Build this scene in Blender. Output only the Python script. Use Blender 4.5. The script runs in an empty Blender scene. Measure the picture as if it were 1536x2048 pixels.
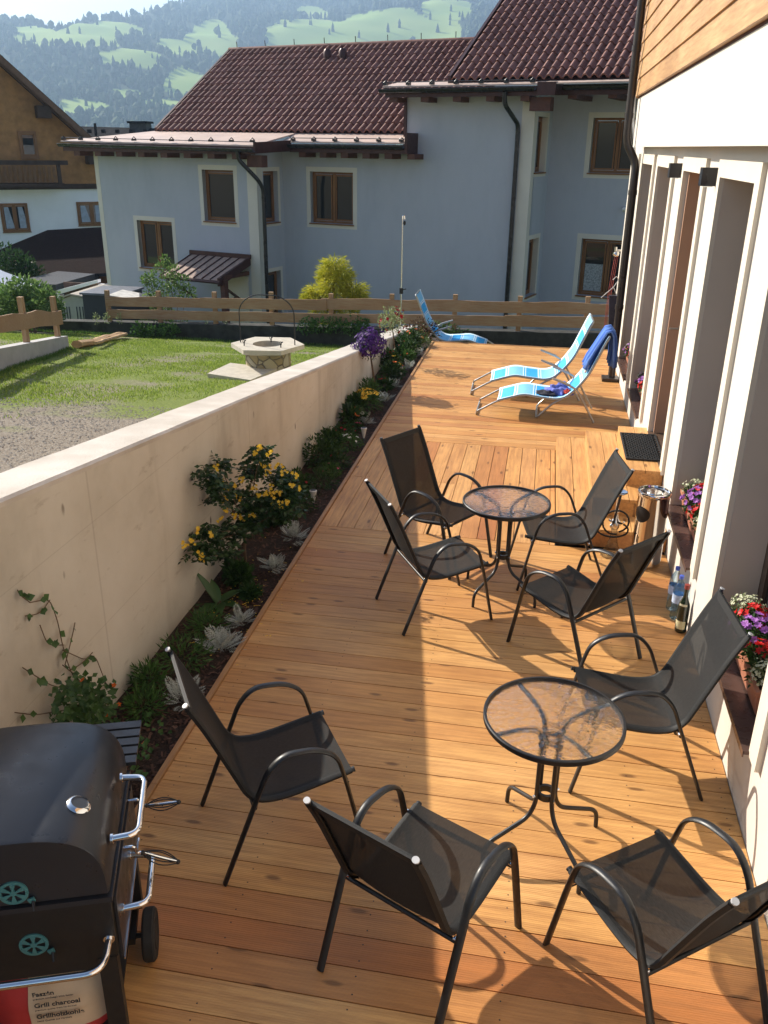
import bpy, math, random
from mathutils import Vector, Matrix, noise
random.seed(7)
rnd = random.random
def ru(a, b): return a + (b - a) * random.random()
R = math.radians
scn = bpy.context.scene
COL = scn.collection

# ------------------------------------------------------------------ camera
YAW, PIT, ROL, FPX, CH = -0.174951, 0.401010, 0.0131443, 1729.73, 2.97
cy_, sy_, cp_, sp_ = math.cos(YAW), math.sin(YAW), math.cos(PIT), math.sin(PIT)
c_f = Vector((sy_*cp_, cy_*cp_, -sp_)); c_r = Vector((cy_, -sy_, 0)); c_u = c_r.cross(c_f)
cr_, sr_ = math.cos(ROL), math.sin(ROL)
c_r2 = cr_*c_r + sr_*c_u; c_u2 = -sr_*c_r + cr_*c_u
CAM = Vector((0, 0, CH))
cd = bpy.data.cameras.new('camera'); cam = bpy.data.objects.new('camera', cd); COL.objects.link(cam)
cd.sensor_fit = 'VERTICAL'; cd.sensor_height = 36.0; cd.lens = FPX/2048*36.0
cd.clip_start = 0.05; cd.clip_end = 9000
mw = Matrix((( c_r2.x, c_u2.x, -c_f.x, 0), (c_r2.y, c_u2.y, -c_f.y, 0), (c_r2.z, c_u2.z, -c_f.z, CH), (0, 0, 0, 1)))
cam.matrix_world = mw
scn.camera = cam
# ------------------------------------------------------------------ light
SUN = Vector((-1.40, 0.75, 1.0)).normalized()      # towards the sun
EL = math.asin(SUN.z); AZ = math.atan2(SUN.x, SUN.y)
w = bpy.data.worlds.new("World"); scn.world = w; w.use_nodes = True
nt = w.node_tree; nt.nodes.clear()
o_ = nt.nodes.new('ShaderNodeOutputWorld'); bg = nt.nodes.new('ShaderNodeBackground'); sk = nt.nodes.new('ShaderNodeTexSky')
sk.sky_type = 'NISHITA'; sk.sun_disc = False; sk.sun_elevation = EL; sk.sun_rotation = AZ % (2*math.pi)
sk.air_density = 1.0; sk.dust_density = 1.5; sk.ozone_density = 1.0
bg.inputs[1].default_value = 0.10
nt.links.new(sk.outputs[0], bg.inputs[0]); nt.links.new(bg.outputs[0], o_.inputs[0])
sl = bpy.data.lights.new('sun', 'SUN'); sl.energy = 5.0; sl.angle = R(0.53); sl.color = (1.0, 0.92, 0.79)
so = bpy.data.objects.new('sun', sl); COL.objects.link(so)
so.rotation_euler = SUN.to_track_quat('Z', 'Y').to_euler(); so.location = (-8, 4, 12)
scn.view_settings.view_transform = 'Standard'; scn.view_settings.look = 'None'
scn.view_settings.exposure = 0.82; scn.view_settings.gamma = 1.0; scn.view_settings.use_curve_mapping = False
scn.cycles.volume_bounces = 0; scn.cycles.transparent_max_bounces = 16

# ------------------------------------------------------------------ helpers
def ray(x, y): return (c_r2*((x-768)/FPX) - c_u2*((y-1024)/FPX) + c_f)
def atz(x, y, z=0.0): d = ray(x, y); return CAM + d*((z-CH)/d.z)
def aty(x, y, Y): d = ray(x, y); return CAM + d*(Y/d.y)
def onpl(x, y, P, n): d = ray(x, y); return CAM + d*(((Vector(P)-CAM).dot(n))/d.dot(n))

class MB:
    def __init__(s): s.v = []; s.f = []
    def add(s, vs, fs):
        b = len(s.v); s.v.extend([tuple(p) for p in vs]); s.f.extend([tuple(i+b for i in f) for f in fs])
    def box(s, x0, x1, y0, y1, z0, z1, M=None):
        vs = [Vector((x, y, z)) for z in (z0, z1) for y in (y0, y1) for x in (x0, x1)]
        if M is not None: vs = [M @ p for p in vs]
        s.add(vs, [(0,2,3,1),(4,5,7,6),(0,1,5,4),(2,6,7,3),(0,4,6,2),(1,3,7,5)])
    def poly(s, pts): s.add(pts, [tuple(range(len(pts)))])
    def prism(s, pts, vec):
        n = len(pts); vec = Vector(vec); a = [Vector(p) for p in pts]; b = [p+vec for p in a]
        s.add(a+b, [tuple(range(n))[::-1], tuple(range(n, 2*n))] + [(i, (i+1)%n, n+(i+1)%n, n+i) for i in range(n)])
    def tube(s, path, r, n=8, r2=None, lat=None, caps=True, closed=False, taper=None):
        P = [Vector(p) for p in path]; m = len(P); rings = []; prev = None
        for i in range(m):
            if closed: t = (P[(i+1)%m]-P[i-1])
            else: t = (P[min(i+1, m-1)]-P[max(i-1, 0)])
            t = t.normalized() if t.length > 1e-9 else Vector((0, 0, 1))
            if lat is not None: b = Vector(lat)
            elif prev is None: b = Vector((0, 0, 1)).cross(t) if abs(t.z) < .95 else Vector((1, 0, 0)).cross(t)
            else: b = prev
            b = b - t*b.dot(t)
            b = b.normalized() if b.length > 1e-6 else t.orthogonal().normalized()
            prev = b; nn = t.cross(b); k = 1.0 if taper is None else 1+(taper-1)*i/(m-1)
            rings.append([P[i] + b*(math.cos(2*math.pi*j/n)*r*k) + nn*(math.sin(2*math.pi*j/n)*(r2 or r)*k) for j in range(n)])
        vs = [p for q in rings for p in q]; fs = []
        for i in range(m if closed else m-1):
            a = i*n; b = ((i+1) % m)*n
            fs += [(a+j, a+(j+1)%n, b+(j+1)%n, b+j) for j in range(n)]
        if caps and not closed: fs += [tuple(range(n))[::-1], tuple(range((m-1)*n, m*n))]
        s.add(vs, fs)
    def lathe(s, prof, c=(0,0,0), n=24, M=None):
        c = Vector(c); vs = []; fs = []
        for r, z in prof:
            for j in range(n):
                a = 2*math.pi*j/n; p = Vector((r*math.cos(a), r*math.sin(a), z))
                vs.append((M @ p if M is not None else p) + c)
        for i in range(len(prof)-1):
            fs += [(i*n+j, i*n+(j+1)%n, (i+1)*n+(j+1)%n, (i+1)*n+j) for j in range(n)]
        s.add(vs, fs)
    def blob(s, c, rx, ry, rz, n=8, m=6, jit=0):
        vs = []; fs = []
        for i in range(m+1):
            th = math.pi*i/m
            for j in range(n):
                a = 2*math.pi*j/n; k = 1+ru(-jit, jit)
                vs.append((c[0]+rx*k*math.sin(th)*math.cos(a), c[1]+ry*k*math.sin(th)*math.sin(a), c[2]+rz*k*math.cos(th)))
        for i in range(m): fs += [(i*n+j, (i+1)*n+j, (i+1)*n+(j+1)%n, i*n+(j+1)%n) for j in range(n)]
        s.add(vs, fs)
    def leaf(s, p, d, L, W, up=None, fold=.25):
        d = Vector(d).normalized(); u = Vector(up) if up is not None else Vector((ru(-1,1), ru(-1,1), ru(.2,1)))
        sd = d.cross(u)
        sd = sd.normalized() if sd.length > 1e-5 else d.orthogonal().normalized()
        nn = sd.cross(d); p = Vector(p); mid = p + d*L*.45
        s.add([p, mid+sd*W*.5+nn*W*fold, p+d*L, mid-sd*W*.5+nn*W*fold], [(0,1,2),(0,2,3)])
    def build(s, name, mat, parent=None, smooth=None, origin=None):
        me = bpy.data.meshes.new(name)
        o = Vector(origin) if origin is not None else None
        vs = s.v if o is None else [(p[0]-o.x, p[1]-o.y, p[2]-o.z) for p in s.v]
        me.from_pydata(vs, [], s.f); me.update()
        if smooth:
            me.polygons.foreach_set('use_smooth', [True]*len(me.polygons)); me.set_sharp_from_angle(angle=R(smooth))
        if mat: me.materials.append(mat)
        ob = bpy.data.objects.new(name, me); COL.objects.link(ob)
        if parent: ob.parent = parent
        if o is not None and not parent: ob.location = o
        return ob

def split_build(mb, name, mat, parent=None, smooth=None, origin=None):
    """one object for every connected piece of the builder"""
    par = list(range(len(mb.v)))
    def find(a):
        while par[a] != a: par[a] = par[par[a]]; a = par[a]
        return a
    for f in mb.f:
        for i in f[1:]: par[find(i)] = find(f[0])
    gr = {}
    for f in mb.f: gr.setdefault(find(f[0]), []).append(f)
    out = []
    for fs in gr.values():
        ids = sorted({i for f in fs for i in f}); mp = {a: b for b, a in enumerate(ids)}; q = MB()
        q.v = [mb.v[i] for i in ids]; q.f = [tuple(mp[i] for i in f) for f in fs]; out.append(q.build(name, mat, parent, smooth, origin))
    return out
def tag(o, label=None, cat=None, group=None, kind=None):
    if label: o['label'] = label
    if cat: o['category'] = cat
    if group: o['group'] = group
    if kind: o['kind'] = kind
    return o
def thing(name, label, cat, loc=(0,0,0), rz=0, group=None):
    e = bpy.data.objects.new(name, None); COL.objects.link(e); e.location = loc; e.rotation_euler = (0, 0, rz)
    e.empty_display_size = .1
    return tag(e, label, cat, group)
def dup(root, loc, rz, label, group=None):
    def cp(o, par):
        c = o.copy(); COL.objects.link(c)
        if par: c.parent = par
        for ch in [x for x in list(KIDS.get(o.name, []))]: cp(ch, c)
        return c
    r = cp(root, None); r.location = loc; r.rotation_euler = (0, 0, rz); r['label'] = label
    if group: r['group'] = group
    return r
KIDS = {}
def index_kids():
    KIDS.clear()
    for o in bpy.data.objects:
        if o.parent: KIDS.setdefault(o.parent.name, []).append(o)

def fil(pts, rad, n=5):
    """round the corners of a polyline"""
    P = [Vector(p) for p in pts]; out = [P[0]]
    for i in range(1, len(P)-1):
        a = P[i-1]-P[i]; b = P[i+1]-P[i]
        k = rad if not isinstance(rad, (list, tuple)) else rad[i-1]
        k = min(k, a.length*.49, b.length*.49)
        p0 = P[i]+a.normalized()*k; p1 = P[i]+b.normalized()*k
        for j in range(n+1):
            t = j/n; out.append(p0*(1-t)**2 + P[i]*2*t*(1-t) + p1*t*t)
    out.append(P[-1]); return out

# ------------------------------------------------------------------ materials
def hexc(r, g, b):
    f = lambda c: (c/255/12.92) if c/255 <= .04045 else ((c/255+.055)/1.055)**2.4
    return (f(r), f(g), f(b))
class NM:
    def __init__(s, name):
        s.m = bpy.data.materials.new(name); s.m.use_nodes = True; s.t = s.m.node_tree; s.t.nodes.clear()
        s.out = s.n('ShaderNodeOutputMaterial'); s.p = s.n('ShaderNodeBsdfPrincipled'); s.l(s.p.outputs[0], s.out.inputs[0])
    def n(s, k, **kw):
        x = s.t.nodes.new(k)
        for a, b in kw.items(): setattr(x, a, b)
        return x
    def l(s, a, b): s.t.links.new(a, b)
    def coords(s, scale=(1,1,1), kind='Object'):
        tc = s.n('ShaderNodeTexCoord'); mp = s.n('ShaderNodeMapping'); mp.inputs['Scale'].default_value = scale
        s.l(tc.outputs[kind], mp.inputs[0]); return mp.outputs[0]
    def noise(s, co, sc, det=4, rough=.55):
        x = s.n('ShaderNodeTexNoise'); x.inputs['Scale'].default_value = sc; x.inputs['Detail'].default_value = det
        x.inputs['Roughness'].default_value = rough; s.l(co, x.inputs['Vector']); return x.outputs['Fac']
    def ramp(s, fac, stops):
        x = s.n('ShaderNodeValToRGB'); e = x.color_ramp.elements
        while len(e) < len(stops): e.new(.5)
        for i, (p, c) in enumerate(stops):
            e[i].position = p; e[i].color = (*c, 1) if len(c) == 3 else c
        s.l(fac, x.inputs[0]); return x.outputs[0]
    def mix(s, fac, a, b, mode='MIX'):
        x = s.n('ShaderNodeMix'); x.data_type = 'RGBA'; x.blend_type = mode
        for v, i in ((fac, 0), (a, 6), (b, 7)):
            if hasattr(v, 'is_output') or isinstance(v, bpy.types.NodeSocket): s.l(v, x.inputs[i])
            else: x.inputs[i].default_value = v if i == 0 else ((*v, 1) if len(v) == 3 else v)
        return x.outputs[2]
    def math(s, op, a, b=0.0, c=None):
        x = s.n('ShaderNodeMath'); x.operation = op
        for i, v in enumerate((a, b) if c is None else (a, b, c)):
            if isinstance(v, bpy.types.NodeSocket): s.l(v, x.inputs[i])
            else: x.inputs[i].default_value = v
        return x.outputs[0]
    def bump(s, h, strength=.3, dist=.01, prev=None):
        x = s.n('ShaderNodeBump'); x.inputs['Strength'].default_value = strength; x.inputs['Distance'].default_value = dist
        s.l(h, x.inputs['Height'])
        if prev is not None: s.l(prev, x.inputs['Normal'])
        s.l(x.outputs[0], s.p.inputs['Normal']); return x.outputs[0]
    def set(s, base=None, rough=None, metal=None, spec=None, alpha=None):
        for k, v in (('Base Color', base), ('Roughness', rough), ('Metallic', metal), ('Specular IOR Level', spec), ('Alpha', alpha)):
            if v is None: continue
            if isinstance(v, bpy.types.NodeSocket): s.l(v, s.p.inputs[k])
            else: s.p.inputs[k].default_value = (*v, 1) if isinstance(v, tuple) else v
        return s
def simple(name, c, rough=.6, metal=0.0, var=.25, sc=8, bump=0.15, bsc=60, spec=.5, bd=.003):
    m = NM(name); co = m.coords()
    a = tuple(max(0, x*(1-var)) for x in c); b = tuple(min(1, x*(1+var)) for x in c)
    f = m.noise(co, sc); col = m.ramp(f, [(.3, a), (.7, b)])
    rr = m.ramp(m.noise(co, sc*2.3), [(.3, (max(.03, rough-.08),)*3), (.7, (min(1, rough+.1),)*3)])
    m.set(col, rr, metal, spec)
    if bump: m.bump(m.noise(co, bsc, 3), bump, bd)
    return m.m
def leafmat(name, a, b, rough=.5, trans=.25):
    m = NM(name); g = m.n('ShaderNodeNewGeometry')
    col = m.ramp(g.outputs['Random Per Island'], [(0, a), (1, b)])
    m.set(col, rough, 0, .4)
    t = m.n('ShaderNodeBsdfTranslucent'); m.l(col, t.inputs[0]); x = m.n('ShaderNodeMixShader'); x.inputs[0].default_value = trans
    m.l(m.p.outputs[0], x.inputs[1]); m.l(t.outputs[0], x.inputs[2]); m.l(x.outputs[0], m.out.inputs[0]); return m.m
def woodmat(name, axis, cols, grooves=True, rough=.5):
    m = NM(name); g = m.n('ShaderNodeNewGeometry'); rnd_ = g.outputs['Random Per Island']
    base = m.ramp(rnd_, [(i/(len(cols)-1), c) for i, c in enumerate(cols)])
    tc = m.n('ShaderNodeTexCoord'); comb = m.n('ShaderNodeCombineXYZ')
    k = m.math('MULTIPLY', rnd_, 37.0)
    for i in range(3): m.l(k, comb.inputs[i])
    va = m.n('ShaderNodeVectorMath'); m.l(tc.outputs['Object'], va.inputs[0]); m.l(comb.outputs[0], va.inputs[1])
    mp = m.n('ShaderNodeMapping'); m.l(va.outputs[0], mp.inputs[0])
    sc = [14, 14, 14]; sc[axis] = .9; mp.inputs['Scale'].default_value = sc
    grain = m.noise(mp.outputs[0], 3.0, 6, .65)
    c1 = m.mix(m.ramp(grain, [(.30, (0,0,0)), (.62, (1,1,1))]), m.mix(.62, base, (.26, .095, .03)), base)
    # long soft tone drift and knots
    mp2 = m.n('ShaderNodeMapping'); m.l(va.outputs[0], mp2.inputs[0]); s2 = [4.5, 4.5, 4.5]; s2[axis] = 1.5; s2[2 if axis != 2 else 1] = .25; mp2.inputs['Scale'].default_value = s2
    vo = m.n('ShaderNodeTexVoronoi'); vo.inputs['Scale'].default_value = 1.0; vo.voronoi_dimensions = '2D' if grooves else '3D'; m.l(mp2.outputs[0], vo.inputs['Vector'])
    ku = m.ramp(m.math('ADD', vo.outputs['Distance'], m.math('MULTIPLY', m.math('SUBTRACT', grain, .5), .06)), [(.035, (1,1,1)), (.075, (0,0,0))])
    c2 = m.mix(m.math('MULTIPLY', ku, .8), c1, (.12, .045, .015))
    c3 = m.mix(m.math('MULTIPLY', m.noise(mp2.outputs[0], .9, 3), .22), c2, (.64, .38, .16), 'MIX')
    dirt = m.ramp(m.noise(tc.outputs['Object'], 1.3, 5), [(.35, (.80,.76,.72)), (.65, (1,1,1))])
    m.set(m.mix(1.0, c3, dirt, 'MULTIPLY'), rough, 0, .35)
    b = m.bump(grain, .25, .002)
    if grooves:
        sx = m.n('ShaderNodeSeparateXYZ'); m.l(tc.outputs['Object'], sx.inputs[0])
        wv = m.math('SINE', m.math('MULTIPLY', sx.outputs[1 if axis == 0 else 0], 2*math.pi/.0098))
        m.bump(wv, .35, .0011, b)
    return m.m
M = {}
DK = [(.72,.375,.122), (.63,.305,.095), (.78,.44,.165), (.47,.165,.046), (.70,.375,.13), (.76,.425,.155), (.58,.265,.08), (.68,.355,.115), (.74,.405,.14), (.65,.325,.10)]
M['deckx'] = woodmat('deck_wood_x', 0, DK)
M['decky'] = woodmat('deck_wood_y', 1, DK)
M['kerbw'] = woodmat('kerb_wood', 1, [(.50,.30,.14), (.42,.23,.10)], False)
M['fencex'] = woodmat('fence_wood', 0, [(.42,.30,.20), (.34,.24,.165), (.46,.34,.23)], False, .7)
M['post'] = woodmat('post_wood', 2, [(.42,.30,.19), (.36,.26,.17)], False, .7)
M['clad'] = woodmat('cladding_wood', 1, [(.62,.38,.17), (.56,.33,.14), (.66,.42,.2), (.52,.3,.12)], False, .5)
M['winwood'] = woodmat('window_wood', 2, [(.16,.065,.02), (.19,.08,.028)], False, .45)
M['beam'] = simple('dark_beam', (.09,.03,.018), .6, var=.3)
M['render'] = simple('cream_render', (.61,.57,.51), .85, var=.03, sc=2, bump=.35, bsc=160)
M['frame'] = simple('cream_frame', (.66,.60,.50), .8, var=.02, sc=3, bump=.15, bsc=160)
M['reveal'] = simple('taupe_reveal', (.56,.49,.415), .8, var=.04, sc=2, bump=.1)
M['blockout'] = simple('door_leaf', (.46,.27,.17), .5, var=.06, sc=2, bump=.05)
M['darkframe'] = simple('brown_window_frame', (.10,.065,.045), .35, var=.1, bump=.0)
M['sill'] = simple('brown_metal_sill', (.105,.062,.05), .30, .35, var=.08, bump=.05)
M['pipe'] = simple('brown_downpipe', (.045,.035,.03), .32, .3, var=.04, sc=2, bump=.0)
M['gutter'] = simple('dark_gutter', (.03,.03,.034), .28, .4, var=.04, sc=2, bump=.0)
M['black'] = simple('black_powder_coat', (.008,.008,.009), .42, .0, var=.15, sc=20, bump=.06, bsc=300, spec=.6)
M['cap'] = simple('grey_end_cap', (.42,.42,.43), .5, bump=0)
M['blackpl'] = simple('black_plastic', (.012,.012,.013), .5, bump=.1)
M['rubber'] = simple('black_rubber', (.012,.012,.012), .75, bump=.2)
M['chrome'] = simple('chrome', (.75,.75,.76), .09, 1.0, var=.03, bump=.02)
M['steel'] = simple('polished_steel', (.72,.70,.66), .06, 1.0, var=.05, bump=.04, bsc=6, bd=.01)
M['alu'] = simple('lounger_tube', (.42,.42,.41), .33, .8, var=.05, bump=.02)
M['terracotta'] = simple('terracotta_plastic', (.42,.17,.10), .5, var=.1)
M['soil'] = simple('soil', (.04,.025,.017), .95, var=.5, sc=40, bump=.8, bsc=90, bd=.01)
M['wood_dark'] = simple('chalet_wood', (.36,.17,.055), .7, var=.25, sc=3)
M['wood_vdark'] = simple('chalet_dark_wood', (.045,.022,.014), .7, var=.3, sc=3)
M['pavroof'] = simple('brown_shingle_roof', (.016,.009,.008), 1.0, var=.3, sc=10, bump=.6, bsc=30, bd=.02, spec=.05)
M['white'] = simple('white_render', (.86,.86,.88), .9, var=.04, sc=1.5, bump=.2)
M['bluerender'] = None
M['trim'] = simple('cream_trim', (.62,.59,.52), .85, var=.04, sc=2, bump=.15)
M['redmetal'] = simple('red_brown_sheet_metal', (.56,.42,.345), .5, .0, var=.12, sc=1.5, bump=.15, bsc=5, bd=.01)
M['flash'] = simple('dark_red_flashing', (.06,.022,.02), .4, .3, var=.2)
M['shed'] = simple('grey_shed_metal', (.40,.40,.36), .55, var=.06)
M['shedroof'] = simple('shed_roof', (.50,.44,.36), .6, var=.06)
M['anthra'] = simple('anthracite', (.035,.04,.05), .5, var=.1)
M['tarp'] = simple('blue_grey_tarp', (.22,.27,.38), .6, var=.08, sc=2)
M['stonecap'] = simple('well_stone_slab', (.50,.46,.38), .85, var=.12, sc=12, bump=.5, bsc=60, bd=.006)
M['iron'] = simple('wrought_iron', (.03,.03,.03), .5, .5)
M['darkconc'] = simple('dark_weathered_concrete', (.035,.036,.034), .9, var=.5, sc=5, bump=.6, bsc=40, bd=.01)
M['lowconc'] = simple('pale_concrete', (.42,.41,.40), .9, var=.1, sc=5, bump=.4, bsc=50, bd=.006)
M['bark'] = simple('bark', (.13,.085,.05), .9, var=.3, sc=20, bump=.6, bsc=60, bd=.004)
M['log'] = simple('split_log', (.52,.33,.17), .85, var=.25, sc=12, bump=.5)
M['redrubber'] = simple('red_hose', (.25,.04,.03), .5, bump=0)
M['whitepl'] = simple('white_plastic', (.7,.7,.68), .4, bump=0)
M['teal'] = simple('vent_disc_sky_teal', (.07,.24,.26), .3, .3, var=.1, bump=.03)  # teal is the sky's reflection painted into the vent discs' base colour
M['paper'] = simple('kraft_paper', (.55,.40,.26), .75, var=.08, bump=.3, bsc=20, bd=.004)
M['redpaper'] = simple('red_paper', (.45,.03,.025), .6, var=.1, bump=.3, bsc=20, bd=.004)
M['ink'] = simple('black_ink', (.02,.02,.02), .7, bump=0)
M['clothdark'] = simple('dark_cloth', (.02,.02,.035), .9)
M['slate'] = simple('slate_roof', (.03,.032,.036), 1.0, var=.3, bump=.5, bsc=20, bd=.01, spec=.05)
M['gravelst'] = simple('gravel_stone', (.35,.32,.28), .9, var=.3, sc=15)
# leaves
M['lf_dark'] = leafmat('leaf_dark', (.018,.05,.012), (.05,.11,.025))
M['lf_mid'] = leafmat('leaf_mid', (.035,.09,.02), (.09,.19,.04))
M['lf_light'] = leafmat('leaf_light', (.07,.15,.035), (.20,.30,.09), trans=.35)
M['lf_pale'] = leafmat('leaf_pale', (.14,.20,.08), (.34,.40,.20), trans=.3)
M['lf_gold'] = leafmat('leaf_golden', (.26,.30,.02), (.70,.64,.07), trans=.35)
M['lf_silver'] = leafmat('leaf_silver', (.30,.33,.29), (.55,.58,.52), .7, .1)
M['lf_red'] = leafmat('leaf_reddish', (.07,.03,.02), (.14,.08,.03))
M['grass'] = leafmat('grass_blade', (.13,.22,.03), (.36,.44,.09), .6, .4)
M['grass2'] = leafmat('verge_grass_blade', (.06,.14,.02), (.16,.28,.05), .6, .3)
M['fl_yellow'] = leafmat('petal_yellow', (.88,.52,.02), (.98,.74,.10), .5, .3)
M['fl_purple'] = leafmat('petal_purple', (.045,.014,.13), (.17,.06,.34), .5, .3)
M['fl_lilac'] = leafmat('petal_lilac', (.30,.08,.45), (.50,.20,.60), .5, .3)
M['fl_red'] = leafmat('petal_red', (.55,.012,.012), (.75,.03,.03), .5, .3)
M['fl_dkred'] = leafmat('petal_dark_red', (.25,.006,.012), (.40,.01,.02), .5, .2)
M['fl_orange'] = leafmat('petal_orange', (.75,.12,.015), (.85,.22,.04), .5, .3)
M['fl_pink'] = leafmat('petal_pink', (.6,.06,.16), (.75,.12,.25), .5, .3)
M['fl_white'] = leafmat('petal_white', (.70,.70,.62), (.85,.85,.78), .5, .2)
M['fl_cream'] = leafmat('petal_cream', (.45,.48,.28), (.75,.76,.58), .6, .2)
M['mulch'] = leafmat('bark_mulch', (.025,.012,.008), (.15,.078,.05), .8, 0)
# blue render with rain stains
m = NM('blue_grey_render'); co = m.coords((1,1,.4)); f = m.noise(co, 1.3, 8, .72)
m.set(m.ramp(f, [(.25, (.375,.40,.455)), (.5, (.425,.45,.505)), (.8, (.455,.48,.535))]), .9, 0, .3); m.bump(m.noise(m.coords(), 60, 4), .6, .008); M['bluerender'] = m.m
# concrete boundary wall: shutter marks, pits, seams
m = NM('cast_concrete_wall'); tc = m.n('ShaderNodeTexCoord'); sx = m.n('ShaderNodeSeparateXYZ'); m.l(tc.outputs['Object'], sx.inputs[0])
f = m.noise(tc.outputs['Object'], 1.1, 6, .6)
c = m.ramp(f, [(.28, (.42,.385,.32)), (.5, (.56,.525,.455)), (.75, (.64,.61,.545))])
co2 = m.coords((1,1,.45)); vo = m.n('ShaderNodeTexVoronoi'); vo.inputs['Scale'].default_value = 5.5; m.l(co2, vo.inputs['Vector'])
pit = m.ramp(vo.outputs['Distance'], [(.05, (1,1,1)), (.10, (0,0,0))])
gate = m.ramp(m.noise(tc.outputs['Object'], 2.2, 3), [(.46, (0,0,0)), (.56, (1,1,1))])
c = m.mix(m.math('MULTIPLY', m.math('MULTIPLY', pit, gate), .9), c, (.10,.08,.06))
for ax, per, off in ((1, 2.55, .6), (2, .62, .13)):
    fr = m.math('FRACT', m.math('DIVIDE', m.math('ADD', sx.outputs[ax], off+10*per), per))
    ln = m.math('LESS_THAN', fr, .006 if ax == 1 else .008)
    c = m.mix(m.math('MULTIPLY', ln, .20), c, (.16,.12,.09))
st = m.ramp(m.noise(m.coords((1.2,1.2,.22)), 2.4, 4), [(.56, (0,0,0)), (.72, (1,1,1))])
c = m.mix(m.math('MULTIPLY', st, .38), c, (.30,.26,.21))
sm = m.ramp(m.noise(m.coords((1,.5,1.4)), 7, 6, .7), [(.60, (0,0,0)), (.68, (1,1,1))]); c = m.mix(m.math('MULTIPLY', sm, .40), c, (.28,.23,.18))
m.set(c, .85, 0, .3); b = m.bump(m.noise(tc.outputs['Object'], 45, 4), .25, .004); m.bump(m.math('SUBTRACT', 1.0, pit), .5, .004, b); M['wall'] = m.m
m = NM('wall_coping'); co = m.coords(); f = m.noise(co, 60, 3)
m.set(m.mix(m.ramp(m.noise(co, 2.5, 4), [(.35, (0,0,0)), (.7, (1,1,1))]), (.45,.41,.36), (.60,.565,.52)), .9, 0, .3); m.bump(f, .5, .005); M['coping'] = m.m
# lawn soil: grass patches, bare ground, gravel near
m = NM('lawn_ground'); tc = m.n('ShaderNodeTexCoord'); sx = m.n('ShaderNodeSeparateXYZ'); m.l(tc.outputs['Object'], sx.inputs[0])
f1 = m.noise(tc.outputs['Object'], .8, 6, .6); fine = m.noise(tc.outputs['Object'], 55, 4, .7)
soil = m.ramp(fine, [(.3, (.13,.105,.08)), (.52, (.27,.23,.185)), (.7, (.46,.42,.36))])
grs = m.ramp(fine, [(.3, (.09,.13,.025)), (.7, (.26,.31,.08))])
yy = m.math('MINIMUM', m.math('MULTIPLY_ADD', sx.outputs[1], .55, -3.7), .95)       # gravel nearer than about Y = 8.5
msk = m.math('ADD', yy, m.math('MULTIPLY', m.math('SUBTRACT', f1, .5), 5.0))
mk = m.ramp(msk, [(.2, (0,0,0)), (1.0, (1,1,1))])
m.set(m.mix(mk, soil, grs), .95, 0, .2); m.bump(fine, .9, .02); M['lawn'] = m.m
m = NM('roof_tile'); g = m.n('ShaderNodeNewGeometry'); co = m.coords()
base = m.ramp(g.outputs['Random Per Island'], [(0, (.155,.058,.040)), (.5, (.22,.09,.066)), (1, (.30,.14,.11))])
m.set(m.mix(m.math('MULTIPLY', m.noise(co, 2.0, 4), .35), base, (.05,.03,.026)), .55, 0, .35); m.bump(m.noise(co, 40, 3), .2, .003); M['tile'] = m.m
# window glass (opaque dark room behind, mirror-like skin)
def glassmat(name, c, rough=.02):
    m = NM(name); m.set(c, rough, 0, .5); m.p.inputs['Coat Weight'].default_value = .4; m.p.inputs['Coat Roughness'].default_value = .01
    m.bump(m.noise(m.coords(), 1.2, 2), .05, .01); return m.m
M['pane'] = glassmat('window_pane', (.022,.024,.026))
# textured table glass
m = NM('pebbled_table_glass'); m.set((1.0,1.0,1.0), .02, 0, .5); m.p.inputs['Transmission Weight'].default_value = 1.0; m.p.inputs['IOR'].default_value = 1.25
vo = m.n('ShaderNodeTexNoise'); vo.inputs['Scale'].default_value = 34; vo.inputs['Detail'].default_value = .6; m.l(m.coords(), vo.inputs['Vector']); m.bump(vo.outputs[0], .6, .012)
tr = m.n('ShaderNodeBsdfTransparent'); tr.inputs[0].default_value = (.97,.98,.97,1); mx = m.n('ShaderNodeMixShader'); mx.inputs[0].default_value = .45
m.l(m.p.outputs[0], mx.inputs[1]); m.l(tr.outputs[0], mx.inputs[2]); m.l(mx.outputs[0], m.out.inputs[0]); M['tglass'] = m.m
def clear(name, c, mixf=.5):
    m = NM(name); m.set(c, .03, 0, .5); m.p.inputs['Transmission Weight'].default_value = 1.0; m.p.inputs['IOR'].default_value = 1.25
    tr = m.n('ShaderNodeBsdfTransparent'); tr.inputs[0].default_value = (*c, 1); mx = m.n('ShaderNodeMixShader'); mx.inputs[0].default_value = mixf
    m.l(m.p.outputs[0], mx.inputs[1]); m.l(tr.outputs[0], mx.inputs[2]); m.l(mx.outputs[0], m.out.inputs[0]); return m.m
M['bluebottle'] = clear('blue_bottle_plastic', (.72,.87,.97), .6); M['clearglass'] = clear('clear_glass', (.93,.95,.96))
M['greenglass'] = simple('green_glass', (.006,.014,.006), .05, 0, bump=0, spec=1.0)
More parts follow.
